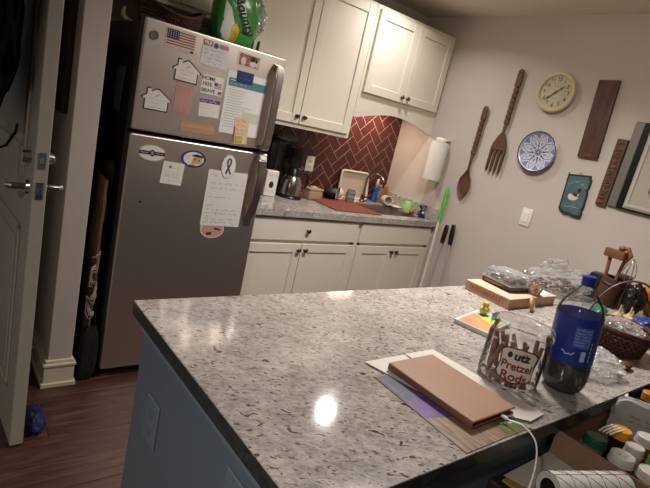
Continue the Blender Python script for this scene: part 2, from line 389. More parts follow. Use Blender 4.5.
# two house magnets
def house(cx, cz, lab, tilt):
    P = [(-.055, -.045), (.055, -.045), (.055, .002), (.068, .002), (.068, .010), (.006, .052), (-.006, .052), (-.030, .037), (-.030, .052), (-.048, .052), (-.048, .024), (-.068, .010), (-.068, .002), (-.055, .002)]
    h = stick('house_magnet', lab, 'magnet', cx, cz, mat('house_edge', '#3b3a38', .5), P, tilt=tilt)
    pr(h, MAGW, lambda q: poly(q, [(x*.90, y*.88) for x, y in P]), 'white_face', .0016)
    pr(h, mat('house_grey', '#77736d', .6), lambda q: (scribble(q, -.035, .035, .002, .008, .0011, 3), scribble(q, -.028, .028, -.012, .006, .0009, 4), scribble(q, -.04, .042, -.031, .007, .0014, 5), ribbon(q, [(-.006, .016), (.004, .024), (.012, .028)], .003)), 'print')
    return h
house(-2.131, 1.527, 'white house-shaped magnet above the pink slip', -.02); house(-2.248, 1.378, 'white house-shaped magnet under the flag magnet', .0)
# pink slip
o = stick('pink_slip', 'narrow pink paper slip hanging under a house magnet', 'note', -2.131, 1.413, mat('pink_paper', '#b38680', .75), wdt=.080, hgt=.132, tilt=-.03, th=.0006)
pr(o, mat('pink_ink', '#8f4f4a', .8), lambda q: (scribble(q, -.030, .030, .045, .006, .001, 1), scribble(q, -.030, .030, .032, .006, .001, 2), scribble(q, -.034, .034, -.046, .010, .0016, 3), scribble(q, -.034, .034, -.056, .010, .0018, 9)), z=.0010)
# FILE card
o = stick('file_card', 'white card with red FILE header and blue writing', 'note', -2.013, 1.633, mat('file_white', '#c9c6c8', .6), wdt=.130, hgt=.110, tilt=-.02)
pr(o, REDINK, lambda q: rect(q, -.062, -.018, .030, .053), 'header'); text('lettering', 'FILE', .021, WHITE, o, -.040, .0415, .0026, bold=.0006)
pr(o, BLUEINK, lambda q: (poly(q, ell(.0, .038, .012, .012, 12)), scribble(q, -.052, .055, .014, .010, .0013, 11), scribble(q, -.052, .055, -.004, .010, .0013, 12), scribble(q, -.035, .055, -.022, .010, .0013, 13), scribble(q, -.030, .040, -.038, .010, .0013, 14)), 'writing')
pr(o, mat('file_pink', '#a8707a', .6), lambda q: rect(q, .015, .062, .032, .050), 'banner', .0018)
# HOME FREE BRAVE magnet
o = stick('word_magnet', 'white magnet with bold words HOME FREE BRAVE and small flag', 'magnet', -2.001, 1.497, MAGW, wdt=.108, hgt=.086)
for s_, y_, x_ in (('HOME', .027, -.021), ('FREE', .000, -.025), ('BRAVE', -.027, -.016)): text('lettering', s_, .023, INK, o, x_, y_, .002, bold=.0002, sx=1.0)
pr(o, STR, lambda q: [rect(q, .012, .048, -.010+k*.0068, -.0068+k*.0068) for k in range(4)], 'small_flag'); pr(o, BLUEINK, lambda q: rect(q, .010, .026, .002, .016), 'small_canton', .0024)
text('lettering', 'BE', .018, INK, o, .043, -.029, .002, bold=.0006)
# purple header card
o = stick('calendar_card', 'small white card with purple header strip', 'note', -1.997, 1.392, MAGW, wdt=.104, hgt=.082, tilt=.03)
pr(o, mat('purple_ink', '#563a80', .6), lambda q: rect(q, -.051, .051, .022, .040), 'header'); pr(o, WHITE, lambda q: scribble(q, -.042, .035, .031, .008, .0018, 6), 'header_text', .0026)
pr(o, mat('ink_soft', '#9a9693', .7), lambda q: [scribble(q, -.044, .044, .010-k*.012, .005, .0008, 30+k) for k in range(4)], z=.002)
# photo magnet
o = stick('photo_magnet', 'framed photo magnet of two people in the top corner', 'magnet', -1.834, 1.647, mat('photo_edge', '#c9b9ad', .5), wdt=.124, hgt=.068, tilt=-.02)
pr(o, mat('photo_warm', '#8b5a4a', .5, var=.5, vscale=50), lambda q: rect(q, -.054, .054, -.026, .027), 'picture', .0016)
pr(o, mat('photo_light', '#c9b4b0', .5), lambda q: (poly(q, ell(-.030, -.006, .014, .019, 12)), poly(q, ell(.022, -.010, .018, .014, 12)), poly(q, ell(.046, -.004, .006, .02, 12))), 'picture_figures', .002)
pr(o, INK, lambda q: (poly(q, ell(.018, .012, .014, .012, 12)), poly(q, ell(.040, .008, .006, .01, 10))), 'picture_shadows', .0022)
# big printed schedule and its clip
o = stick('printed_schedule', 'large white printed sheet with teal header band under blue magnet', 'paper', -1.822, 1.439, mat('sheet_white', '#d5d3d2', .7), wdt=.218, hgt=.292, th=.0006)
pr(o, TEALINK, lambda q: rect(q, -.100, .105, .078, .116), 'header', .0010); pr(o, WHITE, lambda q: (rect(q, -.090, -.060, .105, .108), scribble(q, -.090, .000, .090, .008, .0012, 77)), 'header_text', .0016)
pr(o, mat('ink_soft', '#9a9693', .7), lambda q: (lines(q, -.095, .04, [.062-k*.0125 for k in range(15)], .0022, seed=5)), 'lines', .0010)
pr(o, mat('pale_green', '#b9bfae', .7), lambda q: rect(q, .0, .095, -.08, -.03), 'shaded_box', .0009)
o = stick('blue_magnet', 'dark blue rectangular magnet holding the printed schedule', 'magnet', -1.840, 1.568, mat('navy_magnet', '#1c2f63', .4), wdt=.088, hgt=.053, th=.003, lift=.0008)
pr(o, mat('navy_print', '#7383ad', .5), lambda q: (scribble(q, -.02, .022, .010, .006, .001, 1), scribble(q, -.03, .03, -.008, .006, .001, 2)), z=.0036)
# small cream note
o = stick('cream_note', 'cream note card with handwriting and coloured sticker over the schedule', 'note', -1.813, 1.316, mat('cream_paper', '#cdb58c', .75), wdt=.080, hgt=.130, lift=.0012, th=.0006, tilt=.06)
pr(o, INK, lambda q: [scribble(q, -.026, .034, .048-k*.021, .009, .0016, 40+k, gap=.25) for k in range(4)], 'writing', .0012)
pr(o, mat('sticker_green', '#7d9a68', .6), lambda q: rect(q, -.028, .012, -.060, -.028), 'sticker', .0012); pr(o, mat('sticker_yellow', '#c9a02f', .6), lambda q: rect(q, -.022, .006, -.054, -.034), 'sticker_centre', .0018)
pr(o, REDINK, lambda q: rect(q, -.039, -.032, -.062, .02), 'red_edge', .0012)
# tan strip
o = stick('tan_strip', 'plain tan paper strip across the bottom of the freezer door', 'paper', -2.039, 1.291, mat('tan_strip', '#a88464', .6), wdt=.172, hgt=.046, tilt=.0, th=.0008)
pr(o, mat('tan_strip_light', '#b5957a', .6), lambda q: rect(q, -.085, .085, .0, .010), 'stripe', .0012)
# oval magnets
def oval(name, label, cx, cz, rx, ry, edge, fill, lift=0, tilt=0, k=.93):
    o = stick(name, label, 'magnet', cx, cz, edge, ell(0, 0, rx, ry, 32), lift=lift, tilt=tilt); pr(o, fill, lambda q: poly(q, ell(0, 0, rx*k, ry*(k-.02), 32)), 'face', .0016); return o
PUR = mat('dark_purple', '#3c2c4e', .5)
o = oval('oval_magnet', 'white oval magnet with dark purple band and round seal', -2.234, 1.145, .064, .037, mat('oval_grey', '#b4aaa2', .5), MAGW)
pr(o, PUR, lambda q: rect(q, -.060, .060, -.0085, .0085), 'band', .0020); pr(o, INK, lambda q: poly(q, ell(0, 0, .0125, .0155, 20)), 'seal', .0024); pr(o, mat('seal_grey', '#8a8290', .5), lambda q: poly(q, ell(0, 0, .007, .009, 20)), 'seal_centre', .0028)
pr(o, MAGW, lambda q: (scribble(q, -.052, -.018, 0, .006, .0014, 1), scribble(q, .018, .052, 0, .006, .0014, 2)), 'band_text', .0024)
o = oval('oval_magnet', 'blue-rimmed oval magnet with tan face wearing a black hat', -2.033, 1.144, .063, .042, mat('rim_blue', '#2d3a78', .5), MAGW, k=.82)
pr(o, mat('tan_face', '#c39a5e', .5), lambda q: poly(q, [(-.012, -.026), (.04, -.020), (.045, .012), (.006, .016), (-.006, .0)]), 'face_shape', .0020)
pr(o, INK, lambda q: (poly(q, [(-.012, .013), (.046, .010), (.048, .018), (.012, .025), (-.008, .02)]), poly(q, ell(.006, -.002, .004, .005, 8)), poly(q, ell(.028, -.004, .004, .005, 8)), scribble(q, -.042, -.016, .012, .006, .0012, 1), scribble(q, -.042, -.018, .001, .006, .0012, 2), rect(q, -.02, .01, -.032, -.028)), 'hat_and_eyes', .0024)
# letter, its ribbon magnet, the oval magnet under it
o = stick('handwritten_letter', 'handwritten white letter held by the ribbon magnet', 'paper', -1.837, .962, mat('letter_white', '#d3cfcb', .7), wdt=.220, hgt=.288, lift=.0022, th=.0006)
def letter(q):
    scribble(q, -.090, -.055, .118, .010, .0016, 5)
    for k, (y_, x0_, x1_) in enumerate(((.078, -.088, .095), (.054, -.088, .095), (.008, -.088, .030), (-.036, -.092, -.055), (-.058, -.092, .100), (-.078, -.092, .090), (-.094, -.092, -.05), (-.108, -.092, .092), (-.124, -.092, .070), (-.136, .06, .09))): scribble(q, x0_, x1_, y_, .010, .0014, 60+k, gap=.22)
    ribbon(q, [(-.036, -.05), (-.030, -.058), (-.036, -.066), (-.030, -.074), (-.036, -.090)], .0014)
tag(pr(o, INK, letter, 'handwriting', .0010), kind='stuff')
o = oval('ribbon_magnet', 'upright white oval magnet with black awareness ribbon', -1.845, 1.130, .040, .063, mat('oval_grey', '#b4aaa2', .5), MAGW, lift=.0032, tilt=.03)
pr(o, mat('ribbon_black', '#23232e', .5), lambda q: ribbon(q, [(-.012, -.038), (-.004, -.014), (.008, .012), (.011, .030), (.003, .042), (-.006, .036), (-.009, .022), (-.002, -.004), (.008, -.024), (.016, -.038)], .0085), 'ribbon', .0022)
pr(o, mat('ribbon_blue', '#4d6da6', .5), lambda q: ribbon(q, [(-.006, .016), (-.001, -.006), (.008, -.024)], .003), 'ribbon_stripe', .0026); pr(o, INK, lambda q: scribble(q, -.010, .010, -.049, .006, .0012, 3, 0, 0), 'caption', .0022)
o = oval('oval_magnet', 'pink and black oval magnet peeking out below the letter', -1.873, .797, .066, .045, MAGW, mat('pinkish', '#b58d80', .5), lift=0, k=.92)
pr(o, INK, lambda q: (poly(q, [(-.035, -.018), (-.005, -.012), (.0, -.026), (-.028, -.030)]), poly(q, [(.008, .012), (.042, .006), (.046, -.004), (.010, .002)])), 'black_marks', .0020)
# square white card
o = stick('square_card', 'small square white card with green dot under the purple-banded magnet', 'note', -2.127, 1.063, MAGW, wdt=.104, hgt=.106, tilt=-.05, lift=.0016, th=.0008)
pr(o, mat('dot_green', '#5f7f5c', .6), lambda q: poly(q, ell(-.015, .030, .007, .007, 14)), 'dot', .0014); pr(o, mat('ink_soft2', '#6f6c6a', .7), lambda q: (scribble(q, .0, .03, .026, .005, .001, 3), [scribble(q, -.038, .038, .006-k*.011, .006, .0011, 20+k) for k in range(3)], scribble(q, -.015, .02, -.036, .006, .001, 8)), z=.0014)
# paper clipped to the dark fridge side
b = BM(); prism(b, [(-.052, -.10), (.045, -.105), (.060, .04), (.068, .10), (-.070, .10)], 0, .0012)
o = tag(obj('folded_paper', b, mat('grey_paper', '#77706a', .8), None, (-2.3425, -.465, 1.392), face_rot('side'), smooth=False), 'grey folded paper hanging on the dark side of the fridge', 'paper')

# ---- things on top of the fridge
TOPZ = 1.716
def wicker(name, label, cx, cy, z, rx, ry, h, col, rows=9, saddle=.02, seg=60, flare=1.15, group=None):
    t = thing(name, label, 'basket', (cx, cy, z), group=group); M_ = mat(col+'_wicker', col, .7, var=.45, vscale=60)
    bb = BM()
    for r_ in range(rows):
        f = r_/(rows-1); k = 1+(flare-1)*f; pts = []
        for s in range(seg+1):
            a = 2*PI*s/seg; wv = .0035*(1 if (s+r_) % 2 else -1)
            pts.append(((rx*k+wv)*math.cos(a), (ry*k+wv)*math.sin(a), h*f*(1+saddle/h*math.cos(2*a))+.004))
        tube(bb, pts, h/rows*.55, 6, False)
    obj('woven_side', bb, M_, t)
    bb = BM(); lathe(bb, [(0, 0), (1, 0), (1, .006), (0, .006)], 40); bmesh.ops.scale(bb, vec=(rx, ry, 1), verts=bb.verts); obj('bottom', bb, M_, t)
    bb = BM(); pts = [((rx*flare+.002)*math.cos(2*PI*s/seg), (ry*flare+.002)*math.sin(2*PI*s/seg), h+.006+saddle*math.cos(4*PI*s/seg)) for s in range(seg+1)]; tube(bb, pts, .008, 8, False); obj('rim', bb, M_, t)
    return t
wicker('wicker_basket', 'dark brown wicker basket with dipping rim on top of the fridge', -2.165, -.50, TOPZ-.024, .125, .125, .085, '#4a2a1e', saddle=.028)
b = BM(); tube(b, [(-.022, 0, .012), (-.010, .0, .010), (.008, .0, .012), (.018, 0, .022), (.020, 0, .045), (.014, 0, .06)][::-1], [.006, .012, .013, .012, .010, .004], 8, flat=.8)
tag(obj('yellow_packet', b, mat('packet_yellow', '#c7ab54', .6, col2='#d9d2c0', vscale=30), None, (-2.325, -.40, TOPZ-.0255), (0, 0, PI)), 'small yellow and white curled packet beside the wicker basket', 'packet')
# paper towel pack
t = thing('paper_towel_pack', 'green and white plastic-wrapped paper towel pack on the fridge', 'paper towels', (-1.885, -.575, TOPZ-.025))
GRN = mat('pack_green', '#3a8a3a', .25, var=.25, vscale=14)
b = BM(); blob(b, (0, 0, .135), (.108, .062, .135), 4, .05, 3, 2, power=4); obj('wrapped_rolls', b, GRN, t)
def onpack(co): return Vector((co.x, -.066-abs(co.z)*.0, co.y))
def patch(nm, pts, m_, y=-.0665):
    bb = BM(); n = len(pts); poly(bb, pts); bmesh.ops.triangulate(bb, faces=bb.faces); bmesh.ops.subdivide_edges(bb, edges=bb.edges, cuts=4, use_grid_fill=True)
    tgt = bpy.data.objects['wrapped_rolls'].data
    from mathutils.bvhtree import BVHTree
    bv = BVHTree.FromPolygons([v.co for v in tgt.vertices], [p.vertices for p in tgt.polygons])
    for v in bb.verts:
        h = bv.ray_cast(Vector((v.co.x, -1, v.co.y)), Vector((0, 1, 0)))
        v.co = Vector((v.co.x, (h[0].y if h[0] else 0)+y+.0665-.0012, v.co.y))
    return obj(nm, bb, m_, t)
patch('white_panel', [(-.085, .02), (-.045, .0102), (-.020, .10), (-.050, .17), (-.08, .20)], mat('pack_white', '#d8dcd6', .3))
patch('yellow_panel', [(-.040, .022), (-.010, .012), (.006, .085), (-.012, .112), (-.034, .100)], mat('pack_yellow', '#d8a92e', .3), -.0672)
patch('swoosh', [(-.02, .20), (.06, .075), (.075, .080), (.035, .15), (.01, .215)], mat('pack_white', '#d8dcd6', .3), -.0672)
def pk(co): return Vector((co.x, -.0700, co.y))
text('lettering', 'Bounty', .062, INK, t, .018, .155, 0, rotz=-1.02, bold=.0015, wrap=pk, shear=.25)
b = BM(); scribble(b, .028, .095, .014, .014, .003, 6, 0, .1)
for v in b.verts: v.co = Vector((-v.co.y, -.0702, v.co.x))
obj('small_print', b, INK, t, smooth=False)
b = BM(); blob(b, (.108, .0, .165), (.055, .05, .085), 4, .30, 3.5, 5); blob(b, (-.03, .0, .285), (.09, .05, .03), 3, .3, 4, 8); obj('loose_film', b, clear('green_film', '#e4f2e2', .9, .15, .16), t, smooth=False)
b = BM(); tube(b, [(0, 0, 0), (0, 0, .045), (.003, 0, .07)], [.008, .008, .005], 10); tag(obj('dark_marker', b, mat('marker_dark', '#20241c', .5), None, (-1.745, -.60, TOPZ-.025)), 'short dark marker standing beside the paper towel pack', 'marker')

# ================================================================== CABINETS
def shaker(parent, x0, x1, z0, z1, yf, th=.02, w_=.056, knob=None, name='door', flat=False):
    bb = BM()
    if flat:
        box(bb, x0, x1, yf, yf+th, z0, z1, .003); d = obj(name, bb, CABW, parent)
    else:
        box(bb, x0, x0+w_, yf, yf+th, z0, z1, .0025); box(bb, x1-w_, x1, yf, yf+th, z0, z1, .0025)
        box(bb, x0+w_-.0005, x1-w_+.0005, yf+.0004, yf+th, z0, z0+w_, .0025); box(bb, x0+w_-.0005, x1-w_+.0005, yf+.0004, yf+th, z1-w_, z1, .0025)
        d = obj(name, bb, CABW, parent)
        pbox('door_panel', d, CABW, x0+w_-.001, x1-w_+.001, yf+.009, yf+th-.001, z0+w_-.001, z1-w_+.001)
    if knob:
        bb = BM(); lathe(bb, [(0, .026), (.009, .0255), (.0145, .021), (.0145, .018), (.008, .013), (.006, .004), (.010, 0), (0, 0)], 18, M=Matrix.Translation((knob[0], yf, knob[1])) @ Matrix.Rotation(PI/2, 4, 'X')); obj('knob', bb, NICKEL, d)
    return d
def carcass(t, x0, x1, yb, yf, z0, z1): return pbox('body', t, CABW, x0, x1, yf, yb, z0, z1, .002)
# upper cabinets
UY = -.33
t = thing('upper_cabinet', 'cream upper cabinet above the refrigerator', 'cabinet', group='cream wall cabinets')
carcass(t, -2.468, -1.646, -.0095, UY, 1.825, 2.239)
shaker(t, -2.455, -2.071, 1.85, 2.215, UY-.02, knob=(-2.10, 1.89)); shaker(t, -2.065, -1.656, 1.85, 2.215, UY-.02, knob=(-2.035, 1.89))
t = thing('upper_cabinet', 'tall cream two-door wall cabinet above the coffee maker', 'cabinet', group='cream wall cabinets')
carcass(t, -1.642, -.802, -.0095, UY, 1.372, 2.239)
shaker(t, -1.636, -1.237, 1.400, 2.215, UY-.02, knob=(-1.262, 1.445)); shaker(t, -1.233, -.826, 1.400, 2.215, UY-.02, knob=(-1.208, 1.445))
t = thing('upper_cabinet', 'short cream two-door wall cabinet with arched valance above the sink', 'cabinet', group='cream wall cabinets')
carcass(t, -.800, -.001, -.010, UY, 1.668, 2.239)
shaker(t, -.775, -.398, 1.692, 2.215, UY-.02, knob=(-.424, 1.728)); shaker(t, -.393, -.022, 1.692, 2.215, UY-.02, knob=(-.367, 1.728))
VP = [(-.800, 1.525), (-.765, 1.525), (-.745, 1.532)]
for k in range(17):
    a = k/16; VP.append((-.71+.62*a, 1.540+.050*math.sin(PI*a)))
VP += [(-.055, 1.532), (-.035, 1.525), (-.001, 1.525), (-.001, 1.668), (-.800, 1.668)]
b = BM(); prism(b, VP, .311, .330, Matrix.Rotation(PI/2, 4, 'X')); obj('valance', b, CABW, t, smooth=False)
tv = pbox('task_light', t, WPL, -.60, -.20, -.16, -.10, 1.640, 1.667, .006)
ld = bpy.data.lights.new('tube', 'AREA'); ld.shape = 'RECTANGLE'; ld.size = .36; ld.size_y = .04; ld.energy = VAL_W; ld.color = (1, .72, .55)
lo = bpy.data.objects.new('tube', ld); COL.objects.link(lo); lo.parent = t; lo.location = (-.40, -.13, 1.637)
# base cabinets
BY = -.595
def base(x0, x1, label):
    t = thing('base_cabinet', label, 'cabinet', group='cream base cabinets')
    bb = BM()
    for q in ((x0, x0+.018, BY, -.0095, .10, .8755), (x1-.018, x1, BY, -.0095, .10, .8755), (x0+.018, x1-.018, BY+.019, -.0095, .10, .118), (x0+.018, x1-.018, -.020, -.0095, .118, .8755), (x0+.018, x1-.018, BY, BY+.019, .10, .125), (x0+.018, x1-.018, BY, BY+.019, .70, .73), (x0+.018, x1-.018, BY, BY+.019, .855, .8755), ((x0+x1)/2-.025, (x0+x1)/2+.025, BY, BY+.019, .125, .70), (x0+.018, x0+.045, BY, BY+.019, .125, .855), (x1-.045, x1-.018, BY, BY+.019, .125, .855)): box(bb, *q)
    obj('body', bb, CABW, t, smooth=False); pbox('toe_kick', t, CABW, x0, x1, BY+.07, BY+.05, .002, .10); return t
t = base(-1.636, -.759, 'cream base cabinet with one drawer and two doors beside the fridge')
shaker(t, -1.626, -.775, .725, .860, BY-.02, flat=True, name='drawer', knob=(-1.190, .792))
shaker(t, -1.626, -1.211, .125, .705, BY-.02, knob=(-1.235, .668)); shaker(t, -1.207, -.775, .125, .705, BY-.02, knob=(-1.183, .668))
t = base(-.758, -.001, 'cream base cabinet with two doors under the sink')
shaker(t, -.742, -.035, .725, .860, BY-.02, flat=True, name='drawer')
shaker(t, -.742, -.393, .125, .705, BY-.02, knob=(-.417, .668)); shaker(t, -.389, -.035, .125, .705, BY-.02, knob=(-.365, .668))
# countertop with sink cut-out
SX0, SX1, SY0, SY1 = -.505, -.075, -.525, -.165
t = thing('countertop', 'speckled beige granite countertop along the back wall', 'countertop')
b = BM(); xs = [-1.640, SX0, SX1, -.001]; ys = [-.635, SY0, SY1, -.010]
V = {}
for zi, z in ((0, .876), (1, .914)):
    for i, x in enumerate(xs):
        for j, y in enumerate(ys): V[i, j, zi] = b.verts.new((x, y, z))
for i in range(3):
    for j in range(3):
        if (i, j) == (1, 1): continue
        b.faces.new([V[i, j, 1], V[i+1, j, 1], V[i+1, j+1, 1], V[i, j+1, 1]]); b.faces.new([V[i, j, 0], V[i, j+1, 0], V[i+1, j+1, 0], V[i+1, j, 0]])
for i in range(3):
    b.faces.new([V[i, 0, 0], V[i+1, 0, 0], V[i+1, 0, 1], V[i, 0, 1]]); b.faces.new([V[i, 3, 0], V[i+1, 3, 0], V[i+1, 3, 1], V[i, 3, 1]])
    b.faces.new([V[0, i, 0], V[0, i+1, 0], V[0, i+1, 1], V[0, i, 1]]); b.faces.new([V[3, i, 0], V[3, i+1, 0], V[3, i+1, 1], V[3, i, 1]])
for f_ in ([(1,1), (2,1)], [(2,1), (2,2)], [(2,2), (1,2)], [(1,2), (1,1)]):
    (a, c), (d_, e_) = f_; b.faces.new([V[a, c, 0], V[d_, e_, 0], V[d_, e_, 1], V[a, c, 1]])
obj('slab', b, GRAN, t, smooth=False)
b = BM(); box(b, -.020, -.001, -.632, -.011, .9145, 1.010, .002); tag(obj('side_splash', b, GRAN), 'low granite splash strip along the right wall by the sink', 'splashback')
t = thing('sink', 'stainless undermount sink basin set into the granite', 'sink')
b = BM(); iv = box(b, SX0+.004, SX1-.004, SY0+.004, SY1-.004, .72, .905); bmesh.ops.delete(b, geom=[f for f in b.faces if all(v.co.z > .9 for v in f.verts)], context='FACES')
bmesh.ops.bevel(b, geom=[e for e in b.edges if len(e.link_faces) == 2], offset=.03, segments=4, affect='EDGES'); obj('basin', b, mat('sink_steel', '#a89f97', .5, .8), t)
b = BM(); lathe(b, [(0, .001), (.02, .001), (.035, .004), (.04, .002)], 20, c=((SX0+SX1)/2, (SY0+SY1)/2, .721)); obj('drain', b, CHROME, t)

# ================================================================== PENINSULA
t = thing('peninsula', 'blue-grey peninsula cabinet with outlet plates on its end panel', 'cabinet')
PB = mat('slate_paint', '#5c6772', .42, var=.03, vscale=4)
pbox('base_panel', t, PB, -2.598, -.001, -2.552, -1.830, .002, .8745, .002)
pbox('edge_trim', t, mat('slate_trim', '#6b7580', .45), -2.606, -2.598, -2.556, -1.826, .845, .8748, .002)
def plate(parent, y0, y1, z0, z1):
    p_ = pbox('outlet_plate', parent, mat('plate_slate', '#63707c', .4), -2.604, -2.598, y0, y1, z0, z1, .002)
    for zc in ((z0*.3+z1*.7), (z0*.7+z1*.3)): pbox('outlet', p_, mat('plate_slate2', '#5b6672', .4), -2.6055, -2.603, (y0+y1)/2-.017, (y0+y1)/2+.017, zc-.014, zc+.014, .001)
plate(t, -2.005, -1.930, .605, .722); plate(t, -2.415, -2.332, .690, .812)
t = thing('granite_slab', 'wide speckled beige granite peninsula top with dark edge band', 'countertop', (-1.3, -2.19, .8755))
b = BM(); box(b, -1.3225, 1.299, -.390, .395, .0345, .0385, .0018, 2); obj('top', b, GRAN, t, wn=True)
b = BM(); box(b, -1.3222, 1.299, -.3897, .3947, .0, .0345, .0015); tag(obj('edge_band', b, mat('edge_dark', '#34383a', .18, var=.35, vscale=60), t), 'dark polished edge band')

# ================================================================== WALL DECORATIONS (right wall). local x -> -Y, y -> Z, z -> out
WD1 = mat('carved_wood', '#5e402e', .5, var=.35, vscale=14, stretch=(5, 1, 5), bump=.3, bscale=60)
WD2 = mat('plank_wood', '#55382c', .55, var=.35, vscale=10, stretch=(4, .7, 4), bump=.35, bscale=50)
def onwall(y, z, tilt=0, x=-.002): return dict(loc=(x, y, z), rot=face_rot('side', tilt))
def strip_solid(bm, prof, nz=7):
    """prof: list (y, halfwidth, z centre, half thickness) -> rounded flat bar"""
    rings = []
    for (y, hw, zc, ht) in prof:
        rings.append([bm.verts.new((hw*math.cos(2*PI*k/12), y, zc+ht*math.sin(2*PI*k/12))) for k in range(12)])
    for a, c in zip(rings, rings[1:]):
        for k in range(12): bm.faces.new((a[k], a[(k+1) % 12], c[(k+1) % 12], c[k]))
    bm.faces.new(rings[0]); bm.faces.new(rings[-1][::-1])
def carved_handle(bm, y0, y1, ytop, w0):
    pr_ = []; n = 7; seg = (y1-y0)/n
    pr_.append((y0-.06, .010, .022, .009)); pr_.append((y0-.012, .012, .022, .010))
    for k in range(n):
        a = y0+k*seg; pr_ += [(a, .011, .022, .009), (a+seg*.14, .0205, .022, .013), (a+seg*.5, .0175, .022, .013), (a+seg*.80, .0205, .022, .013), (a+seg*.95, .011, .022, .009)]
    pr_ += [(y1, .010, .022, .009), (y1+.006, .0225, .022, .012), (ytop-.03, .0225, .022, .0115), (ytop-.010, .019, .022, .010), (ytop, .006, .022, .006)]
    strip_solid(bm, pr_)
t = thing('wooden_spoon', 'large carved wooden spoon hung on the wall beside the fork', 'wall decor', **onwall(-.777, 1.14))
b = BM(); carved_handle(b, .315, .555, .655, 0); obj('handle', b, WD1, t)
b = BM()
ra = []
for i in range(15):
    a = i/14; y_ = .002+a*.20; hw = .052*math.sin(PI*min(1, a*1.02))**.62 if a < .72 else .052*math.sin(PI*.72*1.02)**.62*(1-((a-.72)/.28)**.8)+.011*((a-.72)/.28)**.8
    hw = max(hw, .006); ra.append((y_, hw))
for side in (0, 1):
    pass
rings = []
for (y_, hw) in ra:
    rings.append([b.verts.new((hw*math.cos(th_), y_, .022+(.012*math.sin(th_) if math.sin(th_) < 0 else -.010*math.sin(th_)*min(1, hw/.03)+.004*abs(math.cos(th_))))) for th_ in [2*PI*k/20 for k in range(20)]])
for p, q in zip(rings, rings[1:]):
    for k in range(20): b.faces.new((p[k], p[(k+1) % 20], q[(k+1) % 20], q[k]))
b.faces.new(rings[0]); b.faces.new(rings[-1][::-1])
strip_solid(b, [(.195, .011, .022, .009), (.24, .010, .022, .009), (.27, .010, .022, .009)]); obj('bowl', b, WD1, t)
b = BM(); lathe(b, [(0, .0345), (.005, .0345), (.005, .030), (0, .030)], 12); bmesh.ops.translate(b, vec=(0, .632, 0), verts=b.verts); obj('hanging_hole', b, INK, t)
t = thing('wooden_fork', 'large carved four-tined wooden fork hung on the wall', 'wall decor', **onwall(-.965, 1.372))
b = BM(); carved_handle(b, .325, .565, .682, 0); obj('handle', b, WD1, t)
b = BM(); hd = [(-.060, .150), (-.052, .19), (-.030, .235), (-.011, .268), (.011, .268), (.030, .235), (.052, .19), (.060, .150)]
prism(b, hd, .013, .031)
for k in range(4):
    x_ = -.049+k*.0327; prism(b, [(x_-.0105, .152), (x_-.0085, .02), (x_-.004, .0), (x_+.004, .0), (x_+.0085, .02), (x_+.0105, .152)], .014, .029)
bmesh.ops.bevel(b, geom=list(b.edges), offset=.0028, segments=2, affect='EDGES', clamp_overlap=True); obj('tines', b, WD1, t)
b = BM(); lathe(b, [(0, .0345), (.005, .0345), (.005, .030), (0, .030)], 12); bmesh.ops.translate(b, vec=(0, .660, 0), verts=b.verts); obj('hanging_hole', b, INK, t)
# clock
t = thing('wall_clock', 'round cream wall clock with black numerals', 'clock', **onwall(-1.241, 1.932))
CRM = mat('clock_cream', '#cbbd97', .45, var=.12, vscale=9)
b = BM(); lathe(b, [(.0, .002), (.110, .002), (.120, .010), (.123, .022), (.118, .034), (.108, .037), (.099, .030), (.097, .020)], 48); obj('frame', b, CRM, t)
b = BM(); lathe(b, [(0, .021), (.098, .021)], 48); obj('dial', b, mat('dial_ivory', '#d3c8ae', .5, var=.05, vscale=12), t)
CK = mat('clock_ink', '#3a2e25', .6)
for h in range(1, 13): text('numeral', str(h), .033, CK, t, .078*math.sin(h*PI/6), .078*math.cos(h*PI/6), .0222, bold=.0006)
b = BM(); [rect(b, -.0007+.0, .0007, .0, .0) if False else None]
for k in range(60):
    a = k*PI/30; c_, s_ = math.cos(a), math.sin(a); ribbon(b, [(.056*s_, .056*c_), (.059*s_, .059*c_)], .0014, lambda x, y: .0222)
scribble(b, -.025, .025, .035, .008, .0015, 4, .0222); scribble(b, -.018, .018, -.035, .006, .0012, 5, .0222); obj('dial_marks', b, CK, t, smooth=False)
def hand(nm, ang, ln, wd, z):
    bb = BM(); P = [(-.003, -.015), (.003, -.015), (wd*.5, ln*.15), (wd*.35, ln*.45), (wd, ln*.62), (wd*.35, ln*.75), (0, ln), (-wd*.35, ln*.75), (-wd, ln*.62), (-wd*.35, ln*.45), (-wd*.5, ln*.15)]
    prism(bb, P, z, z+.0015, Matrix.Rotation(-ang, 4, 'Z')); obj(nm, bb, CK, t, smooth=False)
hand('hour_hand', math.radians(50), .066, .006, .025); hand('minute_hand', math.radians(228), .082, .007, .027)
b = BM(); lathe(b, [(0, .031), (.005, .030), (.005, .022)], 12); obj('hand_pin', b, CK, t)
b = BM(); lathe(b, [(0, .0335), (.098, .0335)], 40); obj('glass', b, CLEAR, t)
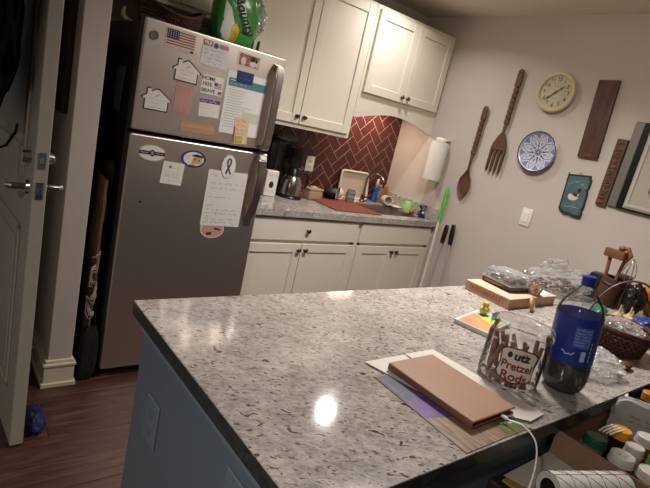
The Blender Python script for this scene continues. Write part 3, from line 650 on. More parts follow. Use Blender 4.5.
# plate
t = thing('decorative_plate', 'round white plate with blue eight-pointed star pattern hung on wall', 'plate', **onwall(-1.243, 1.562))
def pz(r): return .010+.022*max(0, (r-.055)/.075)**1.3
b = BM(); lathe(b, [(0, .004), (.06, .004), (.126, .028), (.129, .033), (.126, .0345)]+[(r, pz(r)) for r in (.12, .11, .10, .09, .08, .07, .06, .05, .03)]+[(0, .010)], 48); obj('dish', b, mat('glaze_white', '#c9c9d3', .2), t)
NAVY = mat('glaze_navy', '#27305f', .25); MIDB = mat('glaze_blue', '#6f7fae', .3)
zf = lambda x, y: pz(math.hypot(x, y))+.0009
b = BM(); ribbon(b, ell(0, 0, .1245, .1245, 64), .007, lambda x, y: .0352, True); ribbon(b, ell(0, 0, .112, .112, 64), .002, zf, True); ribbon(b, ell(0, 0, .022, .022, 32), .003, zf, True); ribbon(b, ell(0, 0, .010, .010, 16), .007, zf, True)
for k in range(8):
    a = k*PI/4+.2; A = lambda r, da: (r*math.sin(a+da), r*math.cos(a+da))
    L1 = [A(.030, -.30), A(.055, -.37), A(.070, -.33), A(.085, -.20), A(.100, -.07), A(.110, 0), A(.100, .07), A(.085, .20), A(.070, .33), A(.055, .37), A(.030, .30)]
    ribbon(b, L1, .0032, zf)
    ribbon(b, [A(.040, 0), A(.052, .09), A(.066, .0), A(.052, -.09)], .004, zf, True); ribbon(b, [A(.072, -.10), A(.085, 0), A(.072, .10)], .003, zf)
    ribbon(b, ell(*A(.036, .3927), .004, .004, 8), .005, zf, True)
obj('painted_star', b, NAVY, t, smooth=False)
for k in range(8):
    b = BM(); a = k*PI/4+.2+PI/8; A = lambda r, da: (r*math.sin(a+da), r*math.cos(a+da))
    for r_, d_ in ((.107, .17), (.100, .13), (.093, .09), (.086, .05)): ribbon(b, [A(r_, -d_), A(r_, 0), A(r_, d_)], .0075, zf)
    obj('painted_shading', b, MIDB, t, smooth=False)
b = BM(); ribbon(b, ell(0, 0, .0175, .0175, 32), .004, zf, True); obj('painted_ring', b, MIDB, t, smooth=False)
# planks
b = BM(); box(b, -.059, .059, -.222, .222, .002, .022, .003, 2); o = tag(obj('wood_plank', b, WD2, None, (-.001, -1.545, 1.808), face_rot('side', .045)), 'plain dark reddish wooden plank hung on the wall', 'wall decor')
b = BM(); scribble(b, -.02, .02, -.205, .010, .0016, 4, .0226); obj('burnt_mark', b, mat('burn', '#b08a72', .7), o, smooth=False)
t = thing('carved_plank', 'narrow carved wooden plank beside the framed panel', 'wall decor', (-.001, -1.716, 1.532), face_rot('side', .0))
b = BM(); box(b, -.030, .030, -.190, .190, .002, .020, .003); obj('board', b, WD2, t)
rr = random.Random(3)
for k in range(11):
    bb = BM(); y_ = -.168+k*.0335
    for q in range(4):
        x0 = rr.uniform(-.024, .0); y0 = y_+rr.uniform(-.012, .008); box(bb, x0, x0+rr.uniform(.008, .024), y0, y0+rr.uniform(.005, .012), .019, .027, .0015)
    obj('carving', bb, mat('carving_wood', '#765039', .5, var=.3, vscale=30), t)
# slate sign
t = thing('slate_sign', 'teal painted slate sign with a duck and chipped dark edges', 'sign', (-.001, -1.557, 1.362), face_rot('side', .06))
SP = [(-.072, .128), (-.068, .118), (.062, .126), (.066, .108), (.073, .098), (.071, .052), (.064, .040), (.071, .020), (.070, -.070), (.062, -.082), (.069, -.10), (.066, -.126), (.020, -.128), (-.008, -.118), (-.04, -.121), (-.070, -.104), (-.077, -.09), (-.074, .02)]
b = BM(); prism(b, SP, .003, .013); obj('slate', b, mat('slate_dark', '#2b2a25', .85, var=.4, vscale=30, bump=.5, bscale=60), t, smooth=False)
b = BM(); poly(b, [(x*.87, y*.90+(.002)) for x, y in SP], .0138); obj('painted_face', b, mat('sign_teal', '#4d6a70', .7, var=.25, vscale=14, col2='#3f585d'), t, smooth=False)
CRW = mat('sign_cream', '#c9bfa9', .7)
b = BM(); poly(b, [(-.040, -.012), (-.034, -.026), (-.014, -.034), (.010, -.030), (.022, -.018), (.022, -.006), (.004, -.010), (-.016, .006), (-.034, .004)], .0146); poly(b, [(.014, -.004), (.024, .0), (.026, .018), (.018, .02)], .0146); obj('duck_body', b, CRW, t, smooth=False)
b = BM(); poly(b, ell(.022, .034, .012, .011, 14), .0150); poly(b, [(.012, .032), (.000, .028), (.013, .026)], .0150); poly(b, [(.014, .026), (.026, .026), (.022, .008), (.016, .006)], .0150); poly(b, [(-.018, .002), (.004, -.008), (.018, -.004), (.008, .008), (-.008, .012)], .0150); obj('duck_head', b, INK, t, smooth=False)
b = BM()
for k in range(9):
    a = -1+k/4; x_ = a*.050; y_ = .080-.022*a*a; scribble(b, x_-.006, x_+.006, y_, .012, .0018, 20+k, .0148, 0)
scribble(b, -.042, .038, -.068, .016, .0022, 9, .0148, .05); obj('lettering', b, CRW, t, smooth=False)
b = BM(); tube(b, [(-.01, .126, .010), (.0, .136, .006), (.008, .125, .010)], .0015, 6); obj('hanger', b, INK, t)
# switch
t = thing('light_switch', 'white rocker light switch below the plate', 'switch', (-.001, -1.298, 1.150), face_rot('side'))
b = BM(); box(b, -.035, .035, -.057, .057, 0, .006, .002, 2); obj('plate', b, WPL, t); b = BM(); box(b, -.017, .017, -.033, .033, .004, .010, .002); obj('rocker', b, WPL, t)
# framed panel
t = thing('framed_panel', 'pale framed panel with grey and black edging on the right wall', 'wall panel', (-.001, -2.10, 1.588), face_rot('side'))
b = BM(); box(b, -.350, -.300, -.236, .238, .001, .018, .004); obj('side_strip', b, mat('strip_grey', '#8d8780', .35, .6), t)
b = BM(); box(b, -.300, .36, -.236, .238, .001, .022, .003); obj('black_frame', b, BLACK, t)
b = BM(); box(b, -.262, .35, -.226, .226, .020, .030, .003); d = obj('pale_panel', b, mat('panel_grey', '#aca396', .3), t)
b = BM(); 
for (x0, x1, y0, y1) in ((-.252, .34, -.216, -.200), (-.252, .34, .200, .216), (-.252, -.238, -.2, .2)): box(b, x0, x1, y0, y1, .029, .036, .002)
obj('raised_border', b, mat('panel_light', '#b9b2a6', .35), d)
for y_ in (-.10, .10):
    b = BM(); tube(b, [(-.15, y_-.02, .029), (-.15, y_-.02, .05), (-.15, y_+.03, .055), (-.15, y_+.04, .045)], .006, 8); obj('hook', b, CHROME, d)

# ================================================================== PAPER TOWEL + MOPS
t = thing('paper_towel_holder', 'white paper towel roll on a wall bracket beside the valance', 'paper towels', (-.080, -.517, 1.21))
b = BM(); lathe(b, [(.02, .0), (.064, .0), (.066, .01), (.066, .27), (.064, .28), (.02, .28), (.02, 0)], 32); obj('roll', b, mat('towel_white', '#ddd8d0', .9, bump=.3, bscale=120), t)
b = BM(); lathe(b, [(0, .285), (.040, .285), (.042, .300), (.03, .312), (0, .314)], 24); box(b, -.01, .078, -.03, .03, .296, .312, .005, 2); obj('top_bracket', b, WPL, t)
b = BM(); box(b, .0, .078, -.018, .018, -.014, -.002, .004); cyl(b, (0, 0, -.010), (0, 0, .28), .012); obj('bottom_arm', b, WPL, t)
def pole(name, label, cat, bot, top, grip, gcol, pcol, gr, prr, head, grp=None):
    t = thing(name, label, cat, bot, group=grp); d = Vector(top)-Vector(bot); P = lambda f: tuple(d*f)
    b = BM(); cyl(b, P(.02), P(grip), prr, seg=12); obj('pole', b, pcol, t)
    b = BM(); tube(b, [P(grip-.01), P(grip+.01), P((grip+1)/2), P(.985), P(1)], [gr*.75, gr, gr*1.1, gr, gr*.6], 12, flat=.7); obj('grip', b, gcol, t)
    b = BM(); box(b, *head, .003); obj('head', b, gcol, t)
    return t
GG = mat('lime_green', '#58b845', .35); GP = mat('pole_white', '#dcd5ca', .4); GS = mat('pole_grey', '#a8a09a', .4, .2)
pole('floor_mop', 'white-poled mop with bright green grip leaning by the counter', 'mop', (-.085, -.70, .0), (-.028, -.655, 1.19), .78, GG, GP,   .014, .010, (-.06, .06, -.12, .06, .001, .03))
pole('broom', 'grey-poled broom with black grip nearest the green mop', 'broom', (-.150, -.80, .0), (-.022, -.735, .925), .86, BLACK, GS, .018, .010, (-.05, .05, -.05, .05, .001, .06))
pole('long_dustpan', 'grey-poled upright dustpan with black grip beside the broom', 'dustpan', (-.110, -.94, .0), (-.022, -.790, .945), .85, BLACK, GS, .018, .010, (-.07, .07, -.06, .06, .001, .05))

# ================================================================== SINK COUNTER THINGS
CT = .9145
t = thing('coffee_box', 'white box with black emblem beside the coffee maker', 'box', (-1.290, -.245, CT), (0, 0, -.15))
b = BM(); box(b, -.042, .042, -.03, .03, 0, .165, .004); obj('carton', b, WPL, t)
b = BM(); poly(b, [(x, -.0308*1, y) if False else (x, y) for x, y in ell(0, .075, .016, .022, 16)]); bmesh.ops.transform(b, matrix=Matrix.Translation((0, -.0306, 0)) @ Matrix.Rotation(PI/2, 4, 'X'), verts=b.verts); obj('emblem', b, INK, t, smooth=False)
b = BM(); scribble(b, -.03, .03, .135, .012, .003, 2); scribble(b, -.03, .03, .03, .008, .002, 3); bmesh.ops.transform(b, matrix=Matrix.Translation((0, -.0306, 0)) @ Matrix.Rotation(PI/2, 4, 'X'), verts=b.verts); obj('print', b, mat('ink_soft', '#9a9693', .7), t, smooth=False)
# coffee maker
t = thing('coffee_maker', 'black coffee maker with stainless steel thermal carafe', 'coffee maker', (-1.115, -.235, CT))
b = BM(); lathe(b, [(0, 0), (.086, 0), (.088, .008), (.084, .016), (0, .016)], 32); box(b, -.09, .08, .02, .20, 0, .018, .004); obj('base', b, BLACK, t)
b = BM(); box(b, -.150, .055, .085, .195, .018, .36, .01, 2); obj('tower', b, BLACK, t)
b = BM(); box(b, -.105, -.030, .076, .088, .02, .345, .003); obj('steel_panel', b, mat('panel_steel', '#8d867f', .3, 1), t)
b = BM(); lathe(b, [(0, .205), (.036, .205), (.052, .23), (.058, .30), (.058, .33), (0, .335)], 28, sx=1, sy=1); box(b, -.05, .05, .0, .10, .25, .34, .012, 2); obj('brew_head', b, BLACK, t)
b = BM(); blob(b, (-.03, .11, .375), (.075, .06, .022), 3, .25, 4, 3); obj('filter_stack', b, mat('filter_grey', '#8a8580', .6), t, smooth=False)
ca = thing('carafe_tmp', 'x', 'x'); bpy.data.objects.remove(ca)
b = BM(); lathe(b, [(0, .018), (.076, .018), (.080, .026), (.078, .06), (.066, .12), (.050, .150), (.046, .155)], 36); c_ = obj('carafe', b, mat('carafe_steel', '#a89f96', .22, 1), t)
b = BM(); lathe(b, [(.051, .148), (.046, .175), (.040, .185), (.036, .200), (0, .204)], 28); obj('carafe_lid', b, BLACK, c_)
b = BM(); tube(b, [(.045, -.02, .172), (.085, -.03, .175), (.104, -.035, .15), (.102, -.035, .10), (.088, -.03, .075)], [.010, .011, .010, .009, .007], 10); obj('carafe_handle', b, BLACK, c_)
# container, outlet plates
t = thing('plastic_container', 'beige translucent plastic container with lid beside the coffee maker', 'container', (-.915, -.225, CT), (0, 0, .1))
TUP = mat('tub_beige', '#c5ab93', .35, trans=.35)
b = BM(); box(b, -.062, .062, -.042, .042, 0, .07, .012, 3); obj('tub', b, TUP, t); b = BM(); box(b, -.066, .066, -.046, .046, .068, .080, .005, 2); blob(b, (0, 0, .082), (.035, .03, .012), 2); obj('lid', b, mat('lid_clear', '#cdb8a3', .3, trans=.4), t)
def wplate(x, z, label, m_):
    t = thing('outlet_plate', label, 'outlet', (x, -.0087, z), face_rot('back')); b = BM(); box(b, -.036, .036, -.055, .055, 0, .007, .002, 2); obj('plate', b, m_, t)
    for y_ in (.02, -.02):
        b = BM(); box(b, -.015, .015, y_-.013, y_+.013, .005, .009, .002); obj('socket', b, mat('socket_grey', '#c9c2b6', .4), t)
wplate(-.833, 1.132, 'white outlet plate on the dark red tiles', WPL); wplate(-.945, 1.128, 'outlet plate half hidden by the coffee maker, its shade coloured in tan', mat('plate_shade_tan', '#a8937e', .5))  # tan puts the coffee maker's shade into the second plate's colour
# red mat
b = BM(); box(b, -.215, .190, -.205, .205, 0, .006, .002); tag(obj('drying_mat', b, mat('mat_red', '#743a2f', .85, var=.18, vscale=30, bump=.6, bscale=180), None, (-.715, -.345, CT), (0, 0, -.05)), 'rust-red drying mat on the counter beside the sink', 'mat')
MZ = CT+.0065
# dishes
t = thing('black_mug', 'black mug lying on its side on the drying mat', 'mug', (-.715, -.165, MZ+.042), (0, PI/2, -.6))
b = BM(); lathe(b, [(0, -.045), (.036, -.045), (.041, -.035), (.042, .045), (.038, .045), (.037, -.035), (0, -.038)], 28); obj('body', b, BLACK, t); b = BM(); tube(b, [(0, .040, .025), (0, .066, .018), (0, .066, -.015), (0, .040, -.025)], .005, 8); obj('handle', b, BLACK, t)
b = BM(); ribbon(b, ell(0, 0, .0395, .0395, 30), .006, lambda x, y: .0458, True); obj('rim', b, mat('rim_grey', '#a8a49e', .4), t)
def bowl(name, label, cat, loc, rot, r, h, m_):
    b = BM(); lathe(b, [(0, 0), (r*.45, 0), (r*.8, h*.4), (r, h), (r*.94, h), (r*.75, h*.45), (r*.4, h*.12), (0, h*.1)], 28); return tag(obj(name, b, m_, None, loc, rot), label, cat)
bowl('white_bowl', 'small white bowl standing on edge on the drying mat', 'bowl', (-.615, -.19, MZ+.044), (0, -PI/2+.2, -.5), .045, .035, mat('ceramic', '#cfcac2', .3))
t = thing('glass_jar', 'clear glass jar beside the white bowl', 'jar', (-.540, -.20, MZ)); b = BM(); lathe(b, [(0, .001), (.03, .001), (.034, .01), (.034, .07), (.028, .08), (.028, .09), (.025, .09), (.025, .08), (.031, .07), (.031, .012), (0, .006)], 24); obj('glass', b, clear('jar_glass', '#dfe8e2', .4, .05, .10), t); b = BM(); lathe(b, [(.0345, .03), (.0345, .05), (.033, .05), (.033, .03), (.0345, .03)], 24); obj('band', b, mat('jar_band', '#8d9a8c', .5), t)
t = thing('pink_cup', 'small pale pink cup in front of the white tray', 'cup', (-.475, -.115, CT)); b = BM(); lathe(b, [(0, 0), (.028, 0), (.033, .06), (.030, .06), (.026, .006), (0, .006)], 24); obj('body', b, mat('cup_pink', '#d3b0a2', .4), t)
t = thing('plastic_tray', 'white translucent plastic tray leaning on the tiled backsplash', 'tray', (-.395, -.050, CT), (-.12, 0, 0))
b = BM(); TP = []
for (cx, cz, a0) in ((.115, .19, 0), (-.115, .19, PI/2), (-.13, .025, PI), (.13, .025, 1.5*PI)):
    for k in range(6): a = a0+k*PI/10; TP.append((cx+.022*math.cos(a), cz+.022*math.sin(a)))
prism(b, TP, -.004, .004, Matrix.Rotation(PI/2, 4, 'X')); obj('back', b, mat('tray_white', '#cfc2b2', .4, trans=.1), t)
b = BM(); tube(b, [(x, -.012, z) for x, z in TP+TP[:1]], .009, 8, False); obj('rim', b, mat('tray_rim', '#d9d0c4', .35), t)
# faucet
t = thing('faucet', 'brushed gooseneck kitchen faucet behind the sink', 'faucet', (-.335, -.115, CT))
b = BM(); lathe(b, [(0, 0), (.026, 0), (.026, .008), (.016, .016), (.014, .05), (.010, .06)], 20); obj('base', b, NICKEL, t)
b = BM(); P = [(0, 0, .05), (0, 0, .17)]
for k in range(1, 10): a = k/9*PI*.95; P.append((.030*(1-math.cos(a)), -.065*(1-math.cos(a)), .17+.065*math.sin(a)))
P.append((.062, -.136, .145)); tube(b, P, .0085, 10); obj('spout', b, mat('faucet_metal', '#8a8079', .25, 1), t)
b = BM(); tube(b, [(.015, 0, .03), (.045, -.01, .045), (.07, -.015, .065)], [.008, .006, .005], 8); obj('lever', b, NICKEL, t)
# soap
t = thing('dish_soap', 'blue dish soap bottle with white and yellow cap', 'bottle', (-.165, -.070, CT), (0, 0, .5))
b = BM(); lathe(b, [(0, 0), (.030, 0), (.034, .008), (.032, .05), (.026, .075), (.032, .10), (.028, .125), (.016, .14), (0, .14)], 28, sx=1, sy=.7); obj('body', b, mat('soap_blue', '#1f62ad', .2), t)
b = BM(); lathe(b, [(.016, .139), (.016, .155), (.012, .158), (0, .158)], 16); obj('collar', b, mat('soap_yellow', '#d2ae55', .4), t); b = BM(); lathe(b, [(.010, .157), (.011, .18), (.005, .185), (0, .186)], 16); obj('cap', b, WPL, t)
b = BM(); ribbon(b, ell(0, .07, .014, .02, 20), .006, lambda x, y: 0, True); scribble(b, -.014, .014, .04, .012, .004, 1); bmesh.ops.transform(b, matrix=Matrix.Translation((0, -.0255, 0)) @ Matrix.Rotation(PI/2, 4, 'X'), verts=b.verts); obj('label_print', b, mat('soap_white', '#cfe0ec', .4), t, smooth=False)
t = thing('wooden_box', 'small light wooden box in the counter corner', 'box', (-.075, -.045, CT)); b = BM(); box(b, -.045, .045, -.022, .022, 0, .125, .003); obj('body', b, mat('light_wood', '#a97f58', .6, var=.2, vscale=20), t); b = BM(); box(b, -.047, .047, -.024, .024, .124, .138, .003); obj('lid', b, mat('light_wood2', '#b58c64', .6), t)
t = thing('white_mug', 'white mug lying on its side behind the sink', 'mug', (-.105, -.150, CT+.038), (PI/2-.1, 0, -.35))
b = BM(); lathe(b, [(0, -.04), (.034, -.04), (.038, -.03), (.038, .045), (.034, .045), (.033, -.03), (0, -.034)], 28); obj('body', b, mat('ceramic2', '#d8d2c8', .3), t); b = BM(); tube(b, [(.036, 0, .025), (.058, 0, .018), (.058, 0, -.015), (.036, 0, -.022)], .005, 8); obj('handle', b, mat('ceramic2', '#d8d2c8', .3), t)
b = BM(); lathe(b, [(0, 0), (.03, 0), (.048, .008), (.05, .012), (.046, .011), (.028, .004), (0, .003)], 28); tag(obj('soap_dish', b, WPL, None, (-.060, -.225, CT)), 'flat white dish on the counter beside the sink', 'dish')
# watering can
t = thing('watering_can', 'small mint green watering can with a long spout', 'watering can', (-.080, -.375, CT), (0, 0, -.5)); MG = mat('mint', '#9fcf8f', .4)
b = BM(); lathe(b, [(0, 0), (.038, 0), (.040, .006), (.033, .075), (.026, .092), (.022, .092), (.030, .07), (.036, .008), (0, .006)], 28); obj('body', b, MG, t)
b = BM(); tube(b, [(-.034, 0, .02), (-.060, .0, .055), (-.090, .0, .105)], [.009, .007, .0055], 10); cyl(b, (-.088, 0, .100), (-.096, 0, .114), .005, .010, 12); obj('spout', b, MG, t)
b = BM(); tube(b, [(.024, 0, .088), (.045, 0, .095), (.058, 0, .07), (.052, 0, .04), (.037, 0, .025)], .004, 8); obj('handle', b, MG, t)
t = thing('tomato', 'small red tomato beside the watering can', 'tomato', (-.103, -.440, CT)); b = BM(); blob(b, (0, 0, .019), (.021, .021, .019), 3); obj('fruit', b, mat('tomato_red', '#b8321f', .25), t)
b = BM(); [tube(b, [(0, 0, .038), (.008*math.cos(a), .008*math.sin(a), .0375)], [.002, .0008], 5) for a in (0, 1.3, 2.5, 3.8, 5)]; obj('calyx', b, mat('calyx', '#4a6b2c', .6), t)
# dog figurine
t = thing('dog_figurine', 'navy blue sitting dog figurine with white markings', 'figurine', (-.064, -.505, CT), (0, 0, -.6)); NV = mat('navy_glaze', '#1b2346', .25)
b = BM(); lathe(b, [(0, 0), (.022, 0), (.026, .015), (.022, .04), (.014, .058), (0, .064)], 20); blob(b, (0, -.006, .074), (.021, .022, .018), 2); blob(b, (0, -.026, .069), (.010, .012, .009), 2)
for s in (-1, 1):
    blob(b, (s*.022, 0, .084), (.008, .006, .014), 2); tube(b, [(s*.012, -.014, .045), (s*.013, -.024, .02), (s*.013, -.028, .004)], [.007, .006, .007], 8); blob(b, (s*.020, -.016, .008), (.010, .016, .008), 2)
tube(b, [(0, .022, .008), (.01, .036, .016), (.016, .038, .03)], [.005, .004, .002], 6); obj('body', b, NV, t)
b = BM(); blob(b, (.004, -.0225, .040), (.009, .004, .012), 2); blob(b, (-.006, -.036, .067), (.005, .003, .004), 1); blob(b, (.008, -.025, .080), (.004, .003, .004), 1); obj('white_patches', b, WPL, t)

# ================================================================== PENINSULA TOP THINGS
PT = .9145
# pizza-style carton
t = thing('flat_carton', 'flat tan food carton with red lettering on the granite', 'box', (-1.075, -1.935, PT))
b = BM(); box(b, -.180, .185, -.105, .105, 0, .004); box(b, -.180, -.177, -.105, .105, .004, .040); box(b, .182, .185, -.105, .105, .004, .040); box(b, -.177, .182, -.105, -.102, .004, .040); box(b, -.177, .182, .102, .105, .004, .040); obj('tray', b, mat('carton_tan', '#c29f86', .75, var=.05, vscale=9), t, smooth=False)
b = BM(); box(b, -.182, .187, -.107, .107, .0395, .0425, .001); obj('lid', b, mat('carton_lid', '#c9ab94', .75), t)
o = text('lettering', 'FRESHMARKET', .030, mat('carton_red', '#b4614a', .7), t, .0, .020, 0, bold=.0004, wrap=lambda c: Vector((-.1808, -c.x, c.y)), sx=.88)
b = BM(); scribble(b, -.02, .12, -.04, .010, .0016, 5, .0432); scribble(b, -.02, .10, -.06, .010, .0016, 6, .0432); obj('top_print', b, mat('carton_print', '#a08066', .8), t, smooth=False)
CTZ = PT+.0430
t = thing('clamshell', 'clear plastic clamshell of dark pastries on the tan carton', 'food container', (-1.095, -1.915, CTZ), (0, 0, -.10))
b = BM(); box(b, -.075, .075, -.075, .075, 0, .022, .006); obj('tray', b, mat('tray_dark', '#3b312d', .35), t)
b = BM(); box(b, -.082, .082, -.082, .082, .022, .027, .002); obj('lip', b, clear('lip_clear', '#ffffff', 1.2, .1, .3), t)
b = BM(); blob(b, (0, 0, .040), (.075, .075, .030), 4, .10, 5, 3, power=5); obj('dome', b, BAGCL, t, smooth=False)
b = BM(); lines(b, -.06, .05, [.014, .009], .003, 0, 3); bmesh.ops.transform(b, matrix=Matrix.Translation((-.0755, 0, 0)) @ Matrix.Rotation(-PI/2, 4, 'Z') @ Matrix.Rotation(PI/2, 4, 'X'), verts=b.verts); obj('label_print', b, mat('gold_print', '#b98a5e', .6), t, smooth=False)
for k, (x_, y_) in enumerate(((-.035, -.03), (.035, -.035), (-.03, .035), (.036, .03))):
    b = BM(); blob(b, (0, 0, .014), (.028, .028, .018), 3, .18, 4, k); tag(obj('pastry', b, mat('pastry_dark', '#4a2f22', .7, col2='#2c1c16', vscale=40), None, (-1.095+x_, -1.915+y_, CTZ+.022)), 'dark brown pastry inside the clear clamshell', 'pastry', 'pastries in the clamshell')
t = thing('pastry_cup', 'small brown pastry in a clear cup on the tan carton', 'food', (-1.035, -2.005, CTZ)); b = BM(); blob(b, (0, 0, .020), (.026, .026, .020), 3, .2, 4, 9); obj('pastry', b, mat('pastry_tan', '#9c6439', .6, col2='#5e3a22', vscale=40), t); b = BM(); lathe(b, [(0, .001), (.028, .001), (.036, .030), (.037, .030), (.029, 0)], 20); obj('cup', b, CLEAR, t)
b = BM(); box(b, -.03, .03, -.012, .012, 0, .010, .003); tag(obj('black_clip', b, BLACK, None, (-.965, -1.925, CTZ), (0, 0, -.3)), 'small black clip lying on the tan carton', 'clip')
b = BM(); prism(b, [(-.04, -.03), (.045, -.035), (.05, .03), (-.035, .03)], 0, .0015); tag(obj('paper_scrap', b, WHITE, None, (-.955, -1.995, CTZ), (0, 0, .2), smooth=False), 'white paper scrap on the tan carton', 'paper')
t = thing('jar_lid', 'round cream wooden-rimmed lid propped against the carton', 'lid', (-1.13, -2.068, PT+.028), (1.25, 0, .35))
b = BM(); lathe(b, [(0, -.006), (.028, -.006), (.030, .0), (.028, .006), (.025, .0065), (.024, .004), (0, .004)], 28); obj('disc', b, mat('lid_cream', '#d8c7a0', .5), t); b = BM(); lathe(b, [(.0285, -.0065), (.031, -.004), (.031, .004), (.0285, .0068)], 28); obj('rim', b, mat('lid_wood', '#b78d4c', .5), t)
# nuts bag
def bag(name, label, loc, rad, seed, cat='plastic bag', m_=None, amp=.22, rot=(0, 0, 0), freq=3.2):
    b = BM(); blob(b, (0, 0, rad[2]*.9), rad, 5, amp, freq, seed)
    for v in b.verts: v.co.z = max(v.co.z, 0.0)
    return tag(obj(name, b, m_ or BAGCL, None, loc, rot, smooth=False), label, cat)
t = thing('snack_bag', 'clear plastic bag of brown snack pieces by the wall', 'plastic bag', (-.68, -1.925, PT), (0, 0, -.45))
b = BM(); blob(b, (0, 0, .055), (.19, .085, .062), 5, .18, 3, 4, M=Matrix.Rotation(0, 3, 'X')); blob(b, (.0, .02, .118), (.085, .035, .045), 4, .28, 3, 6)
for v in b.verts: v.co.z = max(v.co.z, .001)
obj('film', b, BAGCL, t, smooth=False)
b = BM(); rr = random.Random(5)
for k in range(90):
    x_ = rr.uniform(-.13, .13); y_ = rr.uniform(-.045, .045)*(1-(x_/.16)**2); z_ = .02+rr.random()*.062*(1-(x_/.15)**2); blob(b, (x_, y_, z_), (rr.uniform(.008, .013), rr.uniform(.006, .010), .006), 1, .2, 3, k)
tag(obj('snack_pieces', b, mat('snack_brown', '#8f6038', .7, var=.5, vscale=40, col2='#4d3020'), t, smooth=False), kind='stuff')
bag('empty_bag', 'crumpled clear plastic bag behind the snack bag', (-.36, -1.885, PT), (.11, .055, .05), 8)
# crock with utensils
t = thing('utensil_crock', 'dark brown wooden crock holding kitchen tools', 'crock', (-.485, -2.085, PT), (.10, .0, 0)); CW = mat('crock_wood', '#43271a', .45, var=.3, vscale=14, stretch=(4, 4, 1))
b = BM(); lathe(b, [(0, 0), (.046, 0), (.052, .01), (.054, .13), (.050, .140), (.046, .140), (.046, .02), (0, .02)], 28); obj('body', b, CW, t); b = BM(); lathe(b, [(.0535, .10), (.056, .104), (.056, .112), (.0535, .116)], 28); obj('band', b, mat('crock_band', '#3d2015', .5), t)
WLT = mat('utensil_wood', '#7d5136', .55, var=.2, vscale=20)
t = thing('wooden_mallet', 'brown wooden mallet with square head in the crock', 'mallet', (-.50, -2.065, PT+.024)); b = BM(); tube(b, [(0, 0, 0), (.0, .02, .22)], [.008, .009], 10); obj('handle', b, WLT, t)
b = BM(); box(b, -.022, .022, -.045, .045, .205, .245, .004, 2); obj('head', b, mat('mallet_head', '#6b432c', .5, var=.2, vscale=25), t)
t = thing('wooden_ladle', 'curved wooden ladle standing behind the mallet', 'ladle', (-.475, -2.090, PT+.024)); b = BM(); tube(b, [(0, 0, 0), (0, -.006, .13), (.0, -.012, .19), (.0, -.03, .235), (0, -.010, .262), (0, .008, .262)], [.007, .008, .009, .012, .012, .007], 10, flat=.7); obj('handle', b, WLT, t); b = BM(); blob(b, (0, .014, .255), (.018, .016, .014), 2); obj('bowl', b, WLT, t)
t = thing('wire_whisk', 'wire whisk with thin loops standing behind the crock', 'whisk', (-.40, -2.115, PT)); b = BM()
for k in range(4):
    a = k*PI/4; tube(b, [(.030*math.sin(PI*s/12)**.8*math.cos(a)*(1 if True else 1)*(1 if s <= 12 else -1), 0+.030*math.sin(PI*s/12)**.8*math.sin(a), .10+.135*(1-abs(s-12)/12) if False else .10+.14*s/12) for s in range(13)], .0013, 5); tube(b, [(-.030*math.sin(PI*s/12)**.8*math.cos(a), -.030*math.sin(PI*s/12)**.8*math.sin(a), .10+.14*s/12) for s in range(13)], .0013, 5)
obj('wires', b, CHROME, t); b = BM(); tube(b, [(0, 0, 0), (0, 0, .105)], [.009, .007], 10); obj('handle', b, CHROME, t)
b = BM(); box(b, -.05, .05, -.035, .035, 0, .125, .012, 2); tag(obj('black_canister', b, mat('canister_black', '#15110f', .3), None, (-.415, -1.995, PT), (0, 0, .2)), 'black square canister between the snack bag and the crock', 'canister')
b = BM(); box(b, -.04, .04, -.03, .03, 0, .14, .006, 2); tag(obj('dark_box', b, mat('box_dark', '#2a1d17', .5), None, (-.30, -2.075, PT), (0, 0, .3)), 'dark brown box standing behind the crock', 'box')
b = BM(); blob(b, (0, 0, .075), (.055, .045, .075), 4, .2, 3, 12); tag(obj('black_bag', b, mat('bag_black', '#100d0d', .35), None, (-.47, -2.198, PT), smooth=False), 'black crinkled bag to the right of the crock', 'bag') ['label'] = 'black crinkled bag between the crock and the yellow bag'
t = thing('yellow_bag', 'tall yellow and orange snack bag standing at the wall', 'bag', (-.34, -2.275, PT), (0, 0, -.7))
b = BM(); blob(b, (0, 0, .16), (.085, .05, .16), 4, .10, 3, 2, power=3.5); obj('pouch', b, mat('bag_yellow', '#c79a24', .35, var=.15, vscale=8), t); b = BM(); blob(b, (-.01, -.012, .10), (.078, .045, .055), 3, .12, 3, 7, power=3); obj('orange_panel', b, mat('bag_orange', '#b0511f', .4), t)
b = BM(); scribble(b, -.06, .06, .22, .03, .008, 3, 0, .1); bmesh.ops.transform(b, matrix=Matrix.Translation((0, -.056, 0)) @ Matrix.Rotation(PI/2, 4, 'X'), verts=b.verts); obj('lettering', b, INK, t, smooth=False)
# basket with handle
bk = wicker('handled_basket', 'brown wicker basket with a tall thin hoop handle', -1.120, -2.395, PT, .085, .078, .080, '#4a281b', rows=8, saddle=.004, flare=1.28)
b = BM(); tube(b, [(-.108*math.cos(PI*k/20), .084*math.cos(PI*k/20), .070+.185*math.sin(PI*k/20)) for k in range(21)], .0035, 8); obj('hoop_handle', b, mat('hoop', '#6d5547', .45), bk)
bag('zip_bag', 'clear zip bag with red zip lying in the handled basket', (-1.125, -2.395, PT+.055), (.085, .070, .030), 14)
b = BM(); tube(b, [(-.06, .03, .0), (.0, .0, .012), (.06, -.035, .008)], .003, 6); tag(obj('red_zip', b, mat('zip_red', '#b5454a', .4), bpy.data.objects['zip_bag'], (0, 0, .040)), 'red zip strip')
b = BM(); blob(b, (0, 0, .03), (.05, .03, .03), 4, .12, 3, 3); tag(obj('green_packet', b, mat('packet_green', '#1f6b46', .35), None, (-.79, -2.19, PT), (0, 0, .4)), 'green plastic packet behind the handled basket', 'packet')
